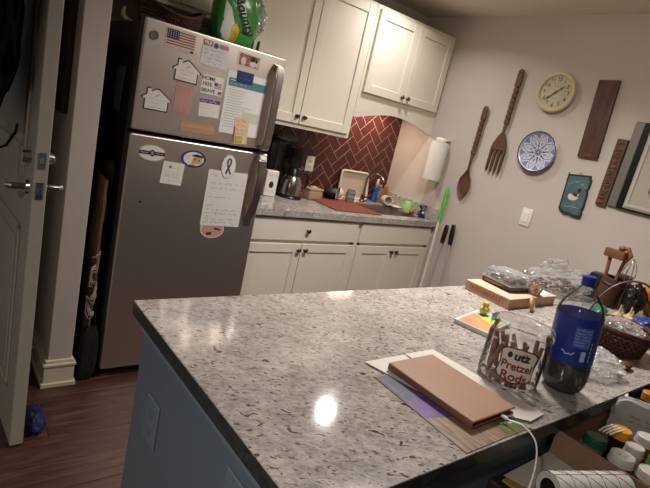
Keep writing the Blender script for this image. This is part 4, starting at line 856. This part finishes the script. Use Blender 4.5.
for k, (x_, y_, r_) in enumerate(((-.735, -2.245, .026), (-.70, -2.285, .022), (-.665, -2.265, .024))):
    t = thing('garlic_bulb', 'cream garlic bulb between the green packet and blue packet', 'garlic', (x_, y_, PT), group='garlic bulbs behind the basket'); b = BM(); lathe(b, [(0, 0), (r_*.6, .001), (r_, r_*.7), (r_*.8, r_*1.3), (r_*.25, r_*1.9), (r_*.15, r_*2.5), (0, r_*2.55)], 16)
    for v in b.verts: 
        a = math.atan2(v.co.y, v.co.x); s = 1+.07*math.cos(6*a); v.co.x *= s; v.co.y *= s
    obj('bulb', b, mat('garlic', '#c9a77c', .6, var=.15, vscale=30), t); b = BM(); tube(b, [(0, 0, r_*2.4), (.004, .002, r_*3.1)], [.004, .003], 6); obj('stem', b, mat('garlic_stem', '#b89a70', .7), t)
b = BM(); blob(b, (0, 0, .035), (.075, .05, .035), 4, .2, 3, 6); tag(obj('blue_packet', b, mat('packet_blue', '#233c86', .3), None, (-.73, -2.355, PT), smooth=False), 'blue plastic packet beside the handled basket', 'packet')
t = thing('cardboard_box', 'small plain cardboard box at the right of the handled basket', 'box', (-.835, -2.495, PT), (0, 0, .12)); t['label'] = 'small plain cardboard box behind the handled basket'
b = BM(); box(b, -.09, .09, -.065, .065, 0, .085, .002); obj('carton', b, CARD, t); b = BM(); box(b, -.092, .0, -.066, .066, .0845, .087); box(b, .002, .092, -.066, .066, .0845, .087); obj('flaps', b, mat('cardboard2', '#b08b6b', .8), t)
bag('film_wrap', 'crumpled clear plastic wrap beside the soda bottle', (-1.44, -2.44, PT), (.115, .085, .030), 21, amp=.35)
b = BM(); blob(b, (0, 0, .012), (.035, .020, .012), 3, .15, 3, 2); tag(obj('brown_bun', b, mat('bun', '#5a3522', .6), None, (-1.285, -2.495, PT)), 'small brown lump on the granite by the plastic wrap', 'food')
# notepad
t = thing('notepad', 'colourful notepad stack on the granite beside the pretzel jar', 'notepad', (-1.545, -2.125, PT), (0, 0, .22))
b = BM()
for k in range(5): box(b, -.105+.001*(k % 2), .105+.0015*(k % 3), -.060, .060, k*.0030, k*.0030+.0027)
obj('pages', b, mat('pad_white', '#d3cfcf', .7), t, smooth=False)
b = BM(); rect(b, -.100, .04, -.056, .050, .0152); obj('orange_print', b, mat('pad_orange', '#d2714a', .6, col2='#d9a066', vscale=14), t, smooth=False); b = BM(); rect(b, .04, .100, -.056, .050, .0152); obj('teal_print', b, mat('pad_teal', '#6fb3b5', .6), t, smooth=False)
b = BM(); poly(b, [(-.02, -.05), (.07, -.05), (.085, -.01), (.02, .02)], .0156); obj('lime_print', b, mat('pad_lime', '#b8c93c', .6), t, smooth=False)
b = BM(); blob(b, (0, 0, .016), (.020, .016, .016), 3, .12, 3, 4); blob(b, (.004, .002, .036), (.013, .012, .011), 2); blob(b, (-.013, 0, .040), (.006, .005, .008), 2); tag(obj('yellow_toy', b, mat('toy_yellow', '#c8b64c', .45), None, (-1.49, -2.085, PT+.0165)), 'tiny yellow toy figure sitting on the notepad', 'toy')
# pretzel jar
JX, JY = -1.838, -2.408; JR = .077; JH = .146
t = thing('pretzel_jar', 'clear plastic pretzel jar with white label and clear lid', 'jar', (JX, JY, PT), (0, 0, 0))
b = BM(); lathe(b, [(0, .004), (.050, .002), (.062, .004), (JR, .014), (JR, JH-.022), (JR-.006, JH-.010), (JR-.006, JH)], 40); obj('body', b, clear('jar_plastic', '#fbfaf9', .12, .06, .05, 1.16), t)
b = BM(); lathe(b, [(JR+.002, JH-.010), (JR+.004, JH-.006), (JR+.004, JH+.012), (JR+.001, JH+.016), (JR-.010, JH+.016), (JR-.014, JH+.012), (0, JH+.012)], 40); obj('lid', b, clear('jar_lid_plastic', '#fbfbfb', .25, .08, .10, 1.2), t)
A0 = math.atan2(CAM.y-JY, CAM.x-JX)+.20
def wrapjar(dr): return lambda c: Vector(((JR+dr)*math.cos(A0+c.x/JR), (JR+dr)*math.sin(A0+c.x/JR), c.y))
def jarpatch(nm, P, dr, m_):
    bb = BM(); poly(bb, P); bmesh.ops.triangulate(bb, faces=bb.faces)
    for _ in range(3): bmesh.ops.subdivide_edges(bb, edges=[e for e in bb.edges if e.calc_length() > .008], cuts=1)
    f = wrapjar(dr)
    for v in bb.verts: v.co = f(v.co)
    return obj(nm, bb, m_, t)
LP = [(-.050, .030), (-.042, .020), (.0, .012), (.042, .020), (.050, .030), (.046, .060), (.050, .088), (.038, .096), (.0, .100), (-.038, .096), (-.050, .088), (-.046, .060)]
LP = [(x*.92, .012+y*1.08) for x, y in LP]
jarpatch('label_edge', LP, .0010, mat('label_brown', '#4a2c22', .5)); jarpatch('label', [(x*.93, (y-.072)*.93+.072) for x, y in LP], .0016, mat('label_white', '#cfc6bd', .5))
text('lettering', 'utz', .030, INK, t, .006, .098, 0, bold=.0012, wrap=wrapjar(.0022)); text('lettering', 'Pretzel', .029, mat('label_red', '#7d2a25', .6), t, 0, .070, 0, bold=.0008, wrap=wrapjar(.0022), sx=.92); text('lettering', 'Rods', .032, mat('label_red', '#7d2a25', .6), t, 0, .042, 0, bold=.0008, wrap=wrapjar(.0022))
b = BM(); poly(b, ell(-.023, .098, .006, .008, 12)); f_ = wrapjar(.0022)
for v in b.verts: v.co = f_(v.co)
obj('logo_mark', b, INK, t, smooth=False)
PRZ = mat('pretzel', '#8f6a52', .6, var=.35, vscale=40, col2='#5b3b2b'); rr = random.Random(11); pm = None
for k in range(16):
    inner = k >= 11; a = (k-11)*2*PI/5+.3 if inner else k*2*PI/11; rb, rtp, tw = (.026, .030, -.9) if inner else (.053, .060, .75)
    p0 = Vector((rb*math.cos(a), rb*math.sin(a), .012)); p1 = Vector((rtp*math.cos(a+tw), rtp*math.sin(a+tw), rr.uniform(.095, .125)))
    b = BM(); P = [p0.lerp(p1, s/6) for s in range(7)]; tube(b, [p-p0 for p in P], [.0055, .0065, .0068, .0066, .0068, .0065, .005], 8)
    tag(obj('pretzel_rod', b, PRZ, None, (JX+p0.x, JY+p0.y, PT+p0.z)), 'brown pretzel rod leaning inside the clear jar', 'pretzel', 'pretzel rods in the jar')
# soda bottle
t = thing('soda_bottle', 'large soda bottle with blue label and blue cap', 'bottle', (-1.693, -2.490, PT+.0045), Matrix.Rotation(.09, 3, Vector((-.65, -.76, 0))).to_euler()); BR = .0575
b = BM(); lathe(b, [(0, .006), (.030, .0), (.044, .002), (.054, .018), (BR, .04), (BR, .215), (.053, .230), (.042, .252), (.026, .272), (.015, .286), (.0145, .305)], 40); obj('body', b, clear('pet', '#fafbfc', .05, .05, .05, 1.12), t)
b = BM(); lathe(b, [(0, .008), (.030, .003), (.043, .005), (.052, .019), (BR-.0018, .04), (BR-.0018, .092), (0, .092)], 36); obj('cola', b, mat('cola', '#0d0a0c', .08), t)
b = BM(); lathe(b, [(BR+.0006, .085), (BR+.0006, .213)], 40); lb = obj('label', b, mat('label_blue', '#1f3590', .35, var=.12, vscale=10), t)
AB = math.atan2(CAM.y+2.490, CAM.x+1.693)+.25
wb = lambda c: Vector(((BR+.0014)*math.cos(AB+c.x/BR), (BR+.0014)*math.sin(AB+c.x/BR), c.y))
for (x0, x1, y0, y1, m_) in ((-.012, .030, .135, .190, mat('label_pale', '#4a65b0', .4)), (.012, .024, .100, .128, mat('label_pale2', '#aeb9dc', .4))):
    bb = BM(); rect(bb, x0, x1, y0, y1); bmesh.ops.subdivide_edges(bb, edges=bb.edges, cuts=4, use_grid_fill=True)
    for v in bb.verts: v.co = wb(v.co)
    obj('label_panel', bb, m_, lb)
bb = BM(); [scribble(bb, -.010, .028, .183-k*.008, .004, .001, k) for k in range(6)]; scribble(bb, -.034, -.002, .115, .014, .003, 2); scribble(bb, .034, .040, .10, .01, .002, 3)
for k in range(5): rect(bb, .034, .037, .100+k*.011, .108+k*.011)
for v in bb.verts: v.co = wb(v.co)*1.002
obj('label_print', bb, mat('label_print', '#b9c4e4', .5), lb, smooth=False)
b = BM(); lathe(b, [(.0165, .288), (.0175, .290), (.0175, .310), (.0155, .313), (0, .313)], 28); obj('cap', b, mat('cap_blue', '#1b2f8f', .35), t)
# papers, brochure, wallet, cable
t = thing('brochure', 'glossy photo brochure with purple flowers under the white sheets', 'brochure', (-2.115, -2.425, PT)); b = BM(); prism(b, [(-.105, .135), (-.118, -.150), (.112, -.148), (.12, .13)], 0, .0015); obj('sheet', b, mat('broch_brown', '#6d5442', .35, var=.5, vscale=16, stretch=(6, 1, 1), col2='#a58c74'), t, smooth=False)
for nm, P, c in (('purple_photo', [(-.109, .02), (-.112, -.035), (-.02, -.06), (0, .1)], '#6a4f8e'), ('green_photo', [(.03, -.145), (.11, -.145), (.115, -.06), (.05, -.075)], '#5f6a34'), ('dusk_photo', [(-.104, .130), (-.108, .022), (-.05, .04), (-.05, .128)], '#565a6c')):
    b = BM(); poly(b, P, .0019 if nm != 'dusk_photo' else .0022); obj(nm, b, mat(nm, c, .35, var=.35, vscale=45), t, smooth=False)
b = BM(); scribble(b, .055, .10, -.095, .012, .003, 4, .0024); scribble(b, .055, .10, -.115, .012, .003, 5, .0024); obj('lettering', b, WHITE, t, smooth=False)
def sheet(name, label, P, z, m_):
    bb = BM(); cx = sum(p[0] for p in P)/len(P); cy = sum(p[1] for p in P)/len(P); prism(bb, [(x-cx, y-cy) for x, y in P], 0, .0010)
    return tag(obj(name, bb, m_, None, (cx, cy, z), smooth=False), label, 'paper')
o = sheet('letter_sheet', 'white letter sheet half covered by the tan phone case', [(-2.195, -2.231), (-2.05, -2.229), (-2.055, -2.47), (-2.135, -2.458)], PT+.0030, mat('sheet_warm', '#d4cdc4', .6))
b = BM(); [scribble(b, -.05, .03, .02-k*.012, .004, .0008, k, .0014) for k in range(5)]; obj('print', b, mat('ink_soft', '#9a9693', .7), o, smooth=False)
o = sheet('flyer_sheet', 'white flyer with green leaf print reaching past the phone case', [(-2.045, -2.229), (-1.931, -2.228), (-1.905, -2.556), (-1.975, -2.562), (-2.05, -2.50)], PT+.0045, mat('sheet_warm', '#d4cdc4', .6))
b = BM(); ribbon(b, [(-.02, .16), (-.012, .12), (.002, .09), (.006, .04)], .014, lambda x, y: .0014); obj('leaf_print', b, mat('leaf_print', '#4f7354', .6), o, smooth=False)
t = thing('phone_case', 'tan leather folio phone case lying closed on the papers', 'phone case', (-2.078, -2.403, PT+.0058), (0, 0, .02)); TAN = mat('tan_leather', '#a17a61', .42, var=.06, vscale=6, bump=.12, bscale=140)
b = BM(); box(b, -.083, .083, -.126, .126, .0125, .0185, .0028, 3); obj('cover', b, TAN, t, wn=True); b = BM(); box(b, -.083, .083, -.126, .126, .0, .004, .0018, 2); box(b, -.085, -.079, -.125, .125, .001, .0175, .0025, 2); obj('back_cover', b, mat('leather_dark', '#6f4a36', .5), t)
b = BM(); box(b, -.076, .076, -.119, .120, .0042, .0122, .003, 2); obj('phone', b, mat('phone_black', '#1b1513', .3), t)
b = BM(); tube(b, smooth_pts([(.0, 0, 0), (0, -.02, 0), (.006, -.05, .004), (.004, -.085, -.012), (-.020, -.110, -.05), (-.055, -.125, -.10), (-.075, -.13, -.125)]), .0018, 8); c_ = tag(obj('charging_cable', b, WPL, None, (-2.045, -2.528, PT+.0135)), 'thin white charging cable running from the phone case over the edge', 'cable')
b = BM(); box(b, -.004, .004, -.014, .001, -.0028, .0028, .001); obj('plug', b, WPL, c_)

# ================================================================== SIDE TABLE AND ITS THINGS
TZ = .800
t = thing('side_table', 'dark side table pushed against the peninsula', 'table', (-1.55, -2.84, 0)); DW = mat('table_dark', '#20191a', .5, var=.2, vscale=12)
b = BM(); box(b, -.53, .55, -.27, .278, TZ-.028, TZ, .004); obj('table_top', b, DW, t)
for sx in (-.49, .51):
    for sy in (-.235, .24):
        b = BM(); box(b, sx-.02, sx+.02, sy-.02, sy+.02, 0, TZ-.028, .003); obj('leg', b, DW, t)
b = BM(); box(b, -.48, .50, .225, .245, TZ-.10, TZ-.029); box(b, -.48, .50, -.245, -.225, TZ-.10, TZ-.029); obj('apron', b, DW, t)
S0 = TZ+.0005
b = BM(); box(b, -.13, .13, -.10, .10, 0, .005, .001); tag(obj('yellow_folder', b, mat('folder_yellow', '#8f7636', .6), None, (-1.925, -2.675, S0), (0, 0, .05)), 'dull yellow folder under the envelopes on the side table', 'folder')
o = sheet('envelope', 'pale envelope flat on the side table beside the bottle tray', [(-2.045, -2.575), (-1.835, -2.570), (-1.842, -2.70), (-2.00, -2.69)], S0+.0056, mat('envelope_grey', '#a8a39b', .7))
b = BM(); scribble(b, .02, .05, .02, .006, .0012, 3, .0014); scribble(b, .03, .05, -.03, .006, .0012, 4, .0014); obj('print', b, INK, o, smooth=False)
o = sheet('envelope', 'second pale envelope overlapping the first near the patterned roll', [(-1.98, -2.61), (-1.842, -2.60), (-1.845, -2.74), (-1.96, -2.76)], S0+.0070, mat('envelope_light', '#b3aea6', .7))
# patterned roll
t = thing('paper_roll', 'white roll printed with thin black triangle lines', 'roll', (-2.045, -2.668, S0+.0445), (0, PI/2, -.38))
b = BM(); lathe(b, [(.022, 0), (.0355, 0), (.0355, .20), (.022, .20), (.022, 0)], 32); obj('paper', b, mat('roll_white', '#c9c4bd', .6), t)
b = BM(); cyl(b, (0, 0, -.0006), (0, 0, .2006), .0218); obj('core', b, mat('core_dark', '#14110f', .6), t)
b = BM(); RR = .0358
wr = lambda u, v: Vector((RR*math.cos(u), RR*math.sin(u), v))
for k in range(5):
    for q in range(6):
        u0 = q*PI/3; v0 = k*.04; 
        for (ua, va, ub, vb) in ((u0, v0, u0+PI/3, v0), (u0, v0, u0+PI/3, v0+.04)) + (((u0, v0, u0, v0+.04),) if q % 2 else ()):
            tube(b, [wr(ua+(ub-ua)*s/4, va+(vb-va)*s/4) for s in range(5)], .0006, 4)
obj('black_lines', b, INK, t, smooth=False)
# bottle tray
t = thing('bottle_tray', 'open cardboard tray full of pill bottles on the side table', 'box', (-1.645, -2.70, S0)); KB = mat('tray_board', '#7d5f4b', .8, var=.08, vscale=15)
X0, X1, Y0, Y1 = -.190, .180, -.135, .130
for nm, bx in (('bottom', (X0, X1, Y0, Y1, 0, .003)), ('side', (X0, X0+.004, Y0, Y1, .003, .070)), ('side', (X1-.004, X1, Y0, Y1, .003, .070)), ('side', (X0+.004, X1-.004, Y0, Y0+.004, .003, .070)), ('side', (X0+.004, X1-.004, Y1-.004, Y1, .003, .070))): pbox(nm, t, KB, *bx)
BZ = S0+.0035
AMB = mat('amber_bottle', '#a04c12', .15, trans=.45, ior=1.2)
def pill(x, y, r, h, body, cap, label, name='pill_bottle', ch=.016, lab=True):
    t = thing(name, label, 'bottle', (x, y, BZ)); b = BM(); lathe(b, [(0, 0), (r*.88, 0), (r*.92, .003), (r*.92, h-ch*1.2), (r*.8, h-ch), (r*.8, h-.004), (0, h-.004)], 28); obj('body', b, body, t)
    b = BM(); n = 40; lathe(b, [(r*.98, h-ch), (r, h-ch+.001), (r, h-.004), (r*.96, h-.001), (r*.90, h), (r*.84, h-.0015), (0, h-.0015)], n)
    for v in b.verts:
        if abs(math.hypot(v.co.x, v.co.y)-r) < 1e-4: k = round(math.atan2(v.co.y, v.co.x)/(2*PI/n)); s = 1 if k % 2 else .965; v.co.x *= s; v.co.y *= s
    c_ = obj('cap', b, cap, t)
    b = BM(); lathe(b, [(r*1.02, h-ch), (r*1.05, h-ch-.001), (r*1.05, h-ch-.006), (r*.93, h-ch-.007)], 28); obj('skirt', b, cap, c_)
    if lab: b = BM(); lathe(b, [(r*.93, .010), (r*.93, h*.55)], 28); obj('label', b, mat('pill_label', '#c9c4ba', .6), t)
    return t, c_, h
CGN = mat('cap_green', '#0f4a37', .35); CYE = mat('cap_yellow', '#c98a17', .4); CWH = mat('cap_white', '#c4beb6', .4)
pill(-1.786, -2.640, .026, .085, mat('bottle_mustard', '#7d6a33', .3), CGN, 'squat bottle with dark green cap in the cardboard tray', lab=True)
pill(-1.676, -2.655, .024, .088, mat('bottle_dark', '#241410', .2), CYE, 'dark bottle with yellow cap in the cardboard tray', lab=False)
t_, c_, h_ = pill(-1.792, -2.705, .027, .082, AMB, CWH, 'amber pill bottle with large ridged white cap printed with small marks', lab=False)
b = BM(); scribble(b, -.014, .014, .004, .006, .0012, 3, h_-.0010); scribble(b, -.012, .012, -.006, .005, .0010, 4, h_-.0010); obj('cap_print', b, BLUEINK, c_, smooth=False)
pill(-1.722, -2.705, .021, .086, mat('bottle_cream', '#a89f90', .4), mat('cap_cream', '#bdb4a8', .45), 'bottle with plain smooth white cap between the amber bottles', lab=False)
pill(-1.630, -2.700, .025, .086, AMB, CWH, 'amber pill bottle with white cap behind the yellow-capped bottle', lab=False)
t_, c_, h_ = pill(-1.783, -2.765, .027, .080, AMB, CWH, 'amber pill bottle with white cap in the near corner of the tray', lab=False); t_['label'] = 'amber pill bottle with white cap standing next to the green-topped bottle'
pill(-1.722, -2.755, .020, .088, mat('bottle_pale', '#8c8a80', .3), mat('cap_bright_green', '#2f8a3e', .4), 'slim bottle with bright green cap in the cardboard tray', lab=False)
for k in range(4):
    b = BM(); tube(b, [(0, 0, 0), (.02, .003, .004), (.055, .004+.001*k, .008)], .0022, 6); tag(obj('white_stick', b, WPL, None, (-1.757+.004*k, -2.632-.007*k, BZ+.0875), (0, 0, -.2-.05*k)), 'thin white plastic stick lying between green and yellow caps', 'stick', 'white sticks in the tray')
b = BM(); blob(b, (0, 0, .022), (.030, .025, .022), 3, .2, 3, 2); tag(obj('blue_packet', b, mat('tray_blue', '#16244f', .4), None, (-1.792, -2.592, BZ)), 'dark blue packet in the corner of the cardboard tray', 'packet')
# pouch behind the tray bottles, box and yellow-capped bottle on the table
t = thing('clear_pouch', 'pale green clear pouch with printed text standing in the tray', 'pouch', (-1.520, -2.665, BZ), (0, 0, -1.15))
b = BM(); blob(b, (0, 0, .062), (.085, .022, .062), 4, .10, 3, 3, power=4); obj('film', b, mat('pouch_green', '#b3b6b0', .35, trans=.25, var=.12, vscale=10), t)
b = BM(); scribble(b, -.05, .05, .085, .008, .002, 6); scribble(b, -.05, .05, .070, .006, .0016, 7); bmesh.ops.transform(b, matrix=Matrix.Translation((0, -.0245, 0)) @ Matrix.Rotation(PI/2, 4, 'X'), verts=b.verts); obj('print', b, mat('pouch_print', '#5a6a5e', .6), t, smooth=False)
b = BM(); blob(b, (0, 0, .06), (.16, .055, .055), 4, .12, 3, 5); tag(obj('denim_bag', b, mat('denim', '#232c3c', .85, var=.2, vscale=30), None, (-1.19, -2.655, S0+.002), (0, 0, -.1)), 'dark navy cloth bag slumped on the side table', 'bag')
t = thing('spice_bottle', 'dark bottle with orange-yellow cap beside the navy bag', 'bottle', (-1.405, -2.618, S0)); b = BM(); lathe(b, [(0, 0), (.022, 0), (.023, .09), (.017, .10), (0, .10)], 24); obj('body', b, mat('spice_dark', '#141a16', .3), t); b = BM(); lathe(b, [(.020, .098), (.021, .12), (.019, .122), (0, .122)], 28); obj('cap', b, mat('cap_orange', '#c27a16', .4), t)
t = thing('white_clip_card', 'white folded card frame beside the clear pouch', 'card', (-1.47, -2.580, BZ+.0005), (0, 0, .3)); b = BM(); tube(b, [(-.04, 0, .0), (-.03, 0, .105), (.03, 0, .100), (.034, 0, .085)], .005, 6); obj('edge', b, WPL, t)

# ================================================================== LEFT SIDE: DOOR, GAP BETWEEN WALL AND FRIDGE
d = bpy.data.objects.new('door_1', None); COL.objects.link(d); tag(d, kind='structure'); d.location = (-2.805, -.285, 0); d.rotation_euler = (0, 0, math.radians(3.2))
DM = mat('door_paint', '#948c81', .5)
b = BM(); box(b, -.001, .044, -.815, 0, .008, 2.035, .003); obj('slab', b, DM, d)
for z0, z1 in ((.20, .86), (1.12, 1.88)):
    bb = BM()
    for (ya, yb, za, zb) in ((-.70, -.68, z0, z1), (-.13, -.11, z0, z1), (-.70, -.11, z0, z0+.02), (-.70, -.11, z1-.02, z1)): box(bb, -.008, .0, ya, yb, za, zb, .003)
    obj('panel_moulding', bb, DM, d); bb = BM(); box(bb, -.006, .0, -.64, -.17, z0+.06, z1-.06, .005); obj('raised_panel', bb, DM, d)
PLM = mat('lock_steel', '#8296ad', .3, 1); LST = mat('lever_steel', '#a9a7a5', .22, 1)
for z_, h_ in ((1.122, .028), (1.018, .030)):
    bb = BM(); box(bb, .010, .034, -.8175, -.814, z_-h_, z_+h_, .001); p_ = obj('latch_plate', bb, PLM, d); bb = BM(); box(bb, .015, .029, -.822 if z_ < 1.1 else -.819, -.815, z_-.011, z_+.011, .002); obj('latch_bolt', bb, LST, p_)
for s, x0 in ((-1, -.001), (1, .044)):
    bb = BM(); cyl(bb, (x0, -.755, 1.018), (x0+s*.010, -.755, 1.018), .026, .022, 24); r_ = obj('rosette', bb, LST, d)
    bb = BM(); tube(bb, [(x0+s*.008, -.755, 1.018), (x0+s*.050, -.755, 1.018), (x0+s*.060, -.748, 1.018), (x0+s*.063, -.73, 1.017), (x0+s*.060, -.69, 1.014)], [.012, .011, .011, .010, .008], 12); obj('lever', bb, LST, d)
    bb = BM(); cyl(bb, (x0, -.755, 1.122), (x0+s*.026, -.755, 1.122), .024, .019, 24); obj('deadbolt', bb, LST, d)
bb = BM(); box(bb, .070, .076, -.765, -.745, 1.112, 1.132, .002); obj('thumb_turn', bb, LST, d)
for z_ in (.25, 1.0, 1.8): bb = BM(); cyl(bb, (.022, .006, z_-.045), (.022, .006, z_+.045), .006, seg=10); obj('hinge', bb, LST, d)
# door stop on the baseboard
b = BM(); cyl(b, (0, 0, 0), (-.05, 0, 0), .004, .004, 10); cyl(b, (-.05, 0, 0), (-.062, 0, 0), .008, .008, 12); cyl(b, (.0, 0, 0), (-.006, 0, 0), .011, .009, 12); tag(obj('door_stop', b, WPL, None, (-2.5885, -.45, .075)), 'small white door stop rod on the baseboard', 'door stop')
# bag and strap hanging on the door
t = thing('black_bag', 'black bag hanging on the open door with a loose strap', 'bag', (-2.885, -.90, 1.28)); BK = mat('bag_cloth', '#050506', .9, var=.3, vscale=20, spec=.1)
b = BM(); blob(b, (0, .02, .30), (.075, .24, .33), 4, .16, 2.5, 4, power=3); obj('pouch', b, BK, t)
b = BM(); tube(b, [(.045, -.12, .08), (.01, -.17, -.02), (-.03, -.19, -.11), (-.01, -.21, -.15), (.04, -.22, -.115), (.062, -.22, -.07), (.066, -.215, -.045)], [.008]*7, 8, flat=.4); obj('strap', b, BK, t)
b = BM(); tube(b, [(.02, 0, .55), (.05, .0, .70), (.07, .02, .72)], .01, 8); obj('hanging_loop', b, BK, t)
# dark picture frame on the hall side of the wall end
t = thing('picture_frame', 'narrow dark wooden picture frame on the side of the wall end', 'picture', (-2.577, -.505, 1.245)); FRM = mat('frame_dark', '#2e2119', .5, var=.3, vscale=20)
b = BM()
for (ya, yb, za, zb) in ((-.105, -.075, 0, .76), (.075, .105, 0, .76), (-.075, .075, 0, .03), (-.075, .075, .73, .76)): box(b, -.022, .0, ya, yb, za, zb, .003)
obj('frame', b, FRM, t); b = BM(); box(b, -.012, -.001, -.075, .075, .03, .73); obj('picture', b, mat('frame_picture', '#33261d', .4, var=.4, vscale=9), t)
# blue bag on the floor behind the door
b = BM(); blob(b, (0, 0, .035), (.036, .085, .045), 4, .14, 3, 6)
for v in b.verts: v.co.z = max(v.co.z, 0)
tag(obj('blue_bag', b, mat('blue_nylon', '#0d1a48', .6, var=.3, vscale=14), None, (-2.660, -.985, .0005)), 'dark blue cloth bag on the floor behind the open door', 'bag')
# gap stuff
GX = -2.405
t = thing('paper_bag', 'flattened brown paper bag wedged between wall and fridge', 'paper bag', (GX+.004, -.550, .012)); PBM = mat('kraft', '#7a573d', .85, var=.3, vscale=12, bump=.6, bscale=18)
def sheetbag(bm, x, y0, y1, z0, z1, amp, seed, th=.012):
    nx, ny = 8, 14; g = [[None]*(ny+1) for _ in range(nx+1)]; g2 = [[None]*(ny+1) for _ in range(nx+1)]
    for i in range(nx+1):
        for j in range(ny+1):
            y = y0+(y1-y0)*i/nx; z = z0+(z1-z0)*j/ny; k = noise.noise(Vector((y*9, z*5, seed)))*amp
            g[i][j] = bm.verts.new((x+k, y, z+noise.noise(Vector((y*7, seed, 0)))*.02*(j/ny))); g2[i][j] = bm.verts.new((x+k+th, y, z+noise.noise(Vector((y*7, seed, 0)))*.02*(j/ny)))
    for i in range(nx):
        for j in range(ny):
            bm.faces.new((g[i][j], g[i+1][j], g[i+1][j+1], g[i][j+1])); bm.faces.new((g2[i][j], g2[i][j+1], g2[i+1][j+1], g2[i+1][j]))
    for j in range(ny): bm.faces.new((g[0][j], g[0][j+1], g2[0][j+1], g2[0][j])); bm.faces.new((g[nx][j], g2[nx][j], g2[nx][j+1], g[nx][j+1]))
    for i in range(nx): bm.faces.new((g[i][0], g2[i][0], g2[i+1][0], g[i+1][0])); bm.faces.new((g[i][ny], g[i+1][ny], g2[i+1][ny], g2[i][ny]))
b = BM(); sheetbag(b, 0, -.10, .22, 0, .98, .016, 3); obj('front_sheet', b, PBM, t, smooth=False)
b = BM(); sheetbag(b, .03, -.06, .22, 0, 1.05, .012, 8, .008); obj('folded_back', b, mat('kraft_dark', '#3f2d22', .85, var=.3, vscale=12), t, smooth=False)
t = thing('black_board', 'dark flat board standing behind the paper bag in the gap', 'board', (GX-.042, -.38, .01)); b = BM(); box(b, -.006, .006, -.17, .28, 0, 1.32, .003); obj('panel', b, CHAR, t); b = BM(); box(b, -.008, .008, -.172, -.16, 0, 1.32); obj('edge_strip', b, BLACK, t)
t = thing('cord_bundle', 'tangle of pale grey cords hanging in the gap by the fridge', 'cords', (GX-.008, -.665, .30)); rr = random.Random(4)
for k in range(6):
    b = BM(); ph = rr.uniform(0, 6); P = [(.018*math.sin(s*.9+ph), -.012+.012*math.cos(s*1.3+ph), .02+.33*s/16+.02*math.sin(s*1.7+ph)) for s in range(17)]; tube(b, P, .0028, 6); obj('cord', b, mat('cord_grey', '#9c8f84', .6), t)
t = thing('brown_bag', 'dark brown crumpled bag low in the gap beside the fridge', 'bag', (GX+.005, -.685, .004)); b = BM(); blob(b, (0, .0, .14), (.042, .026, .14), 4, .14, 3, 4, power=3); obj('sack', b, mat('sack_dark', '#120b09', .9, var=.3, vscale=14), t, smooth=False); b = BM(); tube(b, [(-.02, 0, .26), (-.015, 0, .33), (.015, .0, .33), (.02, .0, .26)], .004, 6); obj('handle', b, mat('sack_dark', '#2c1f1b'), t)
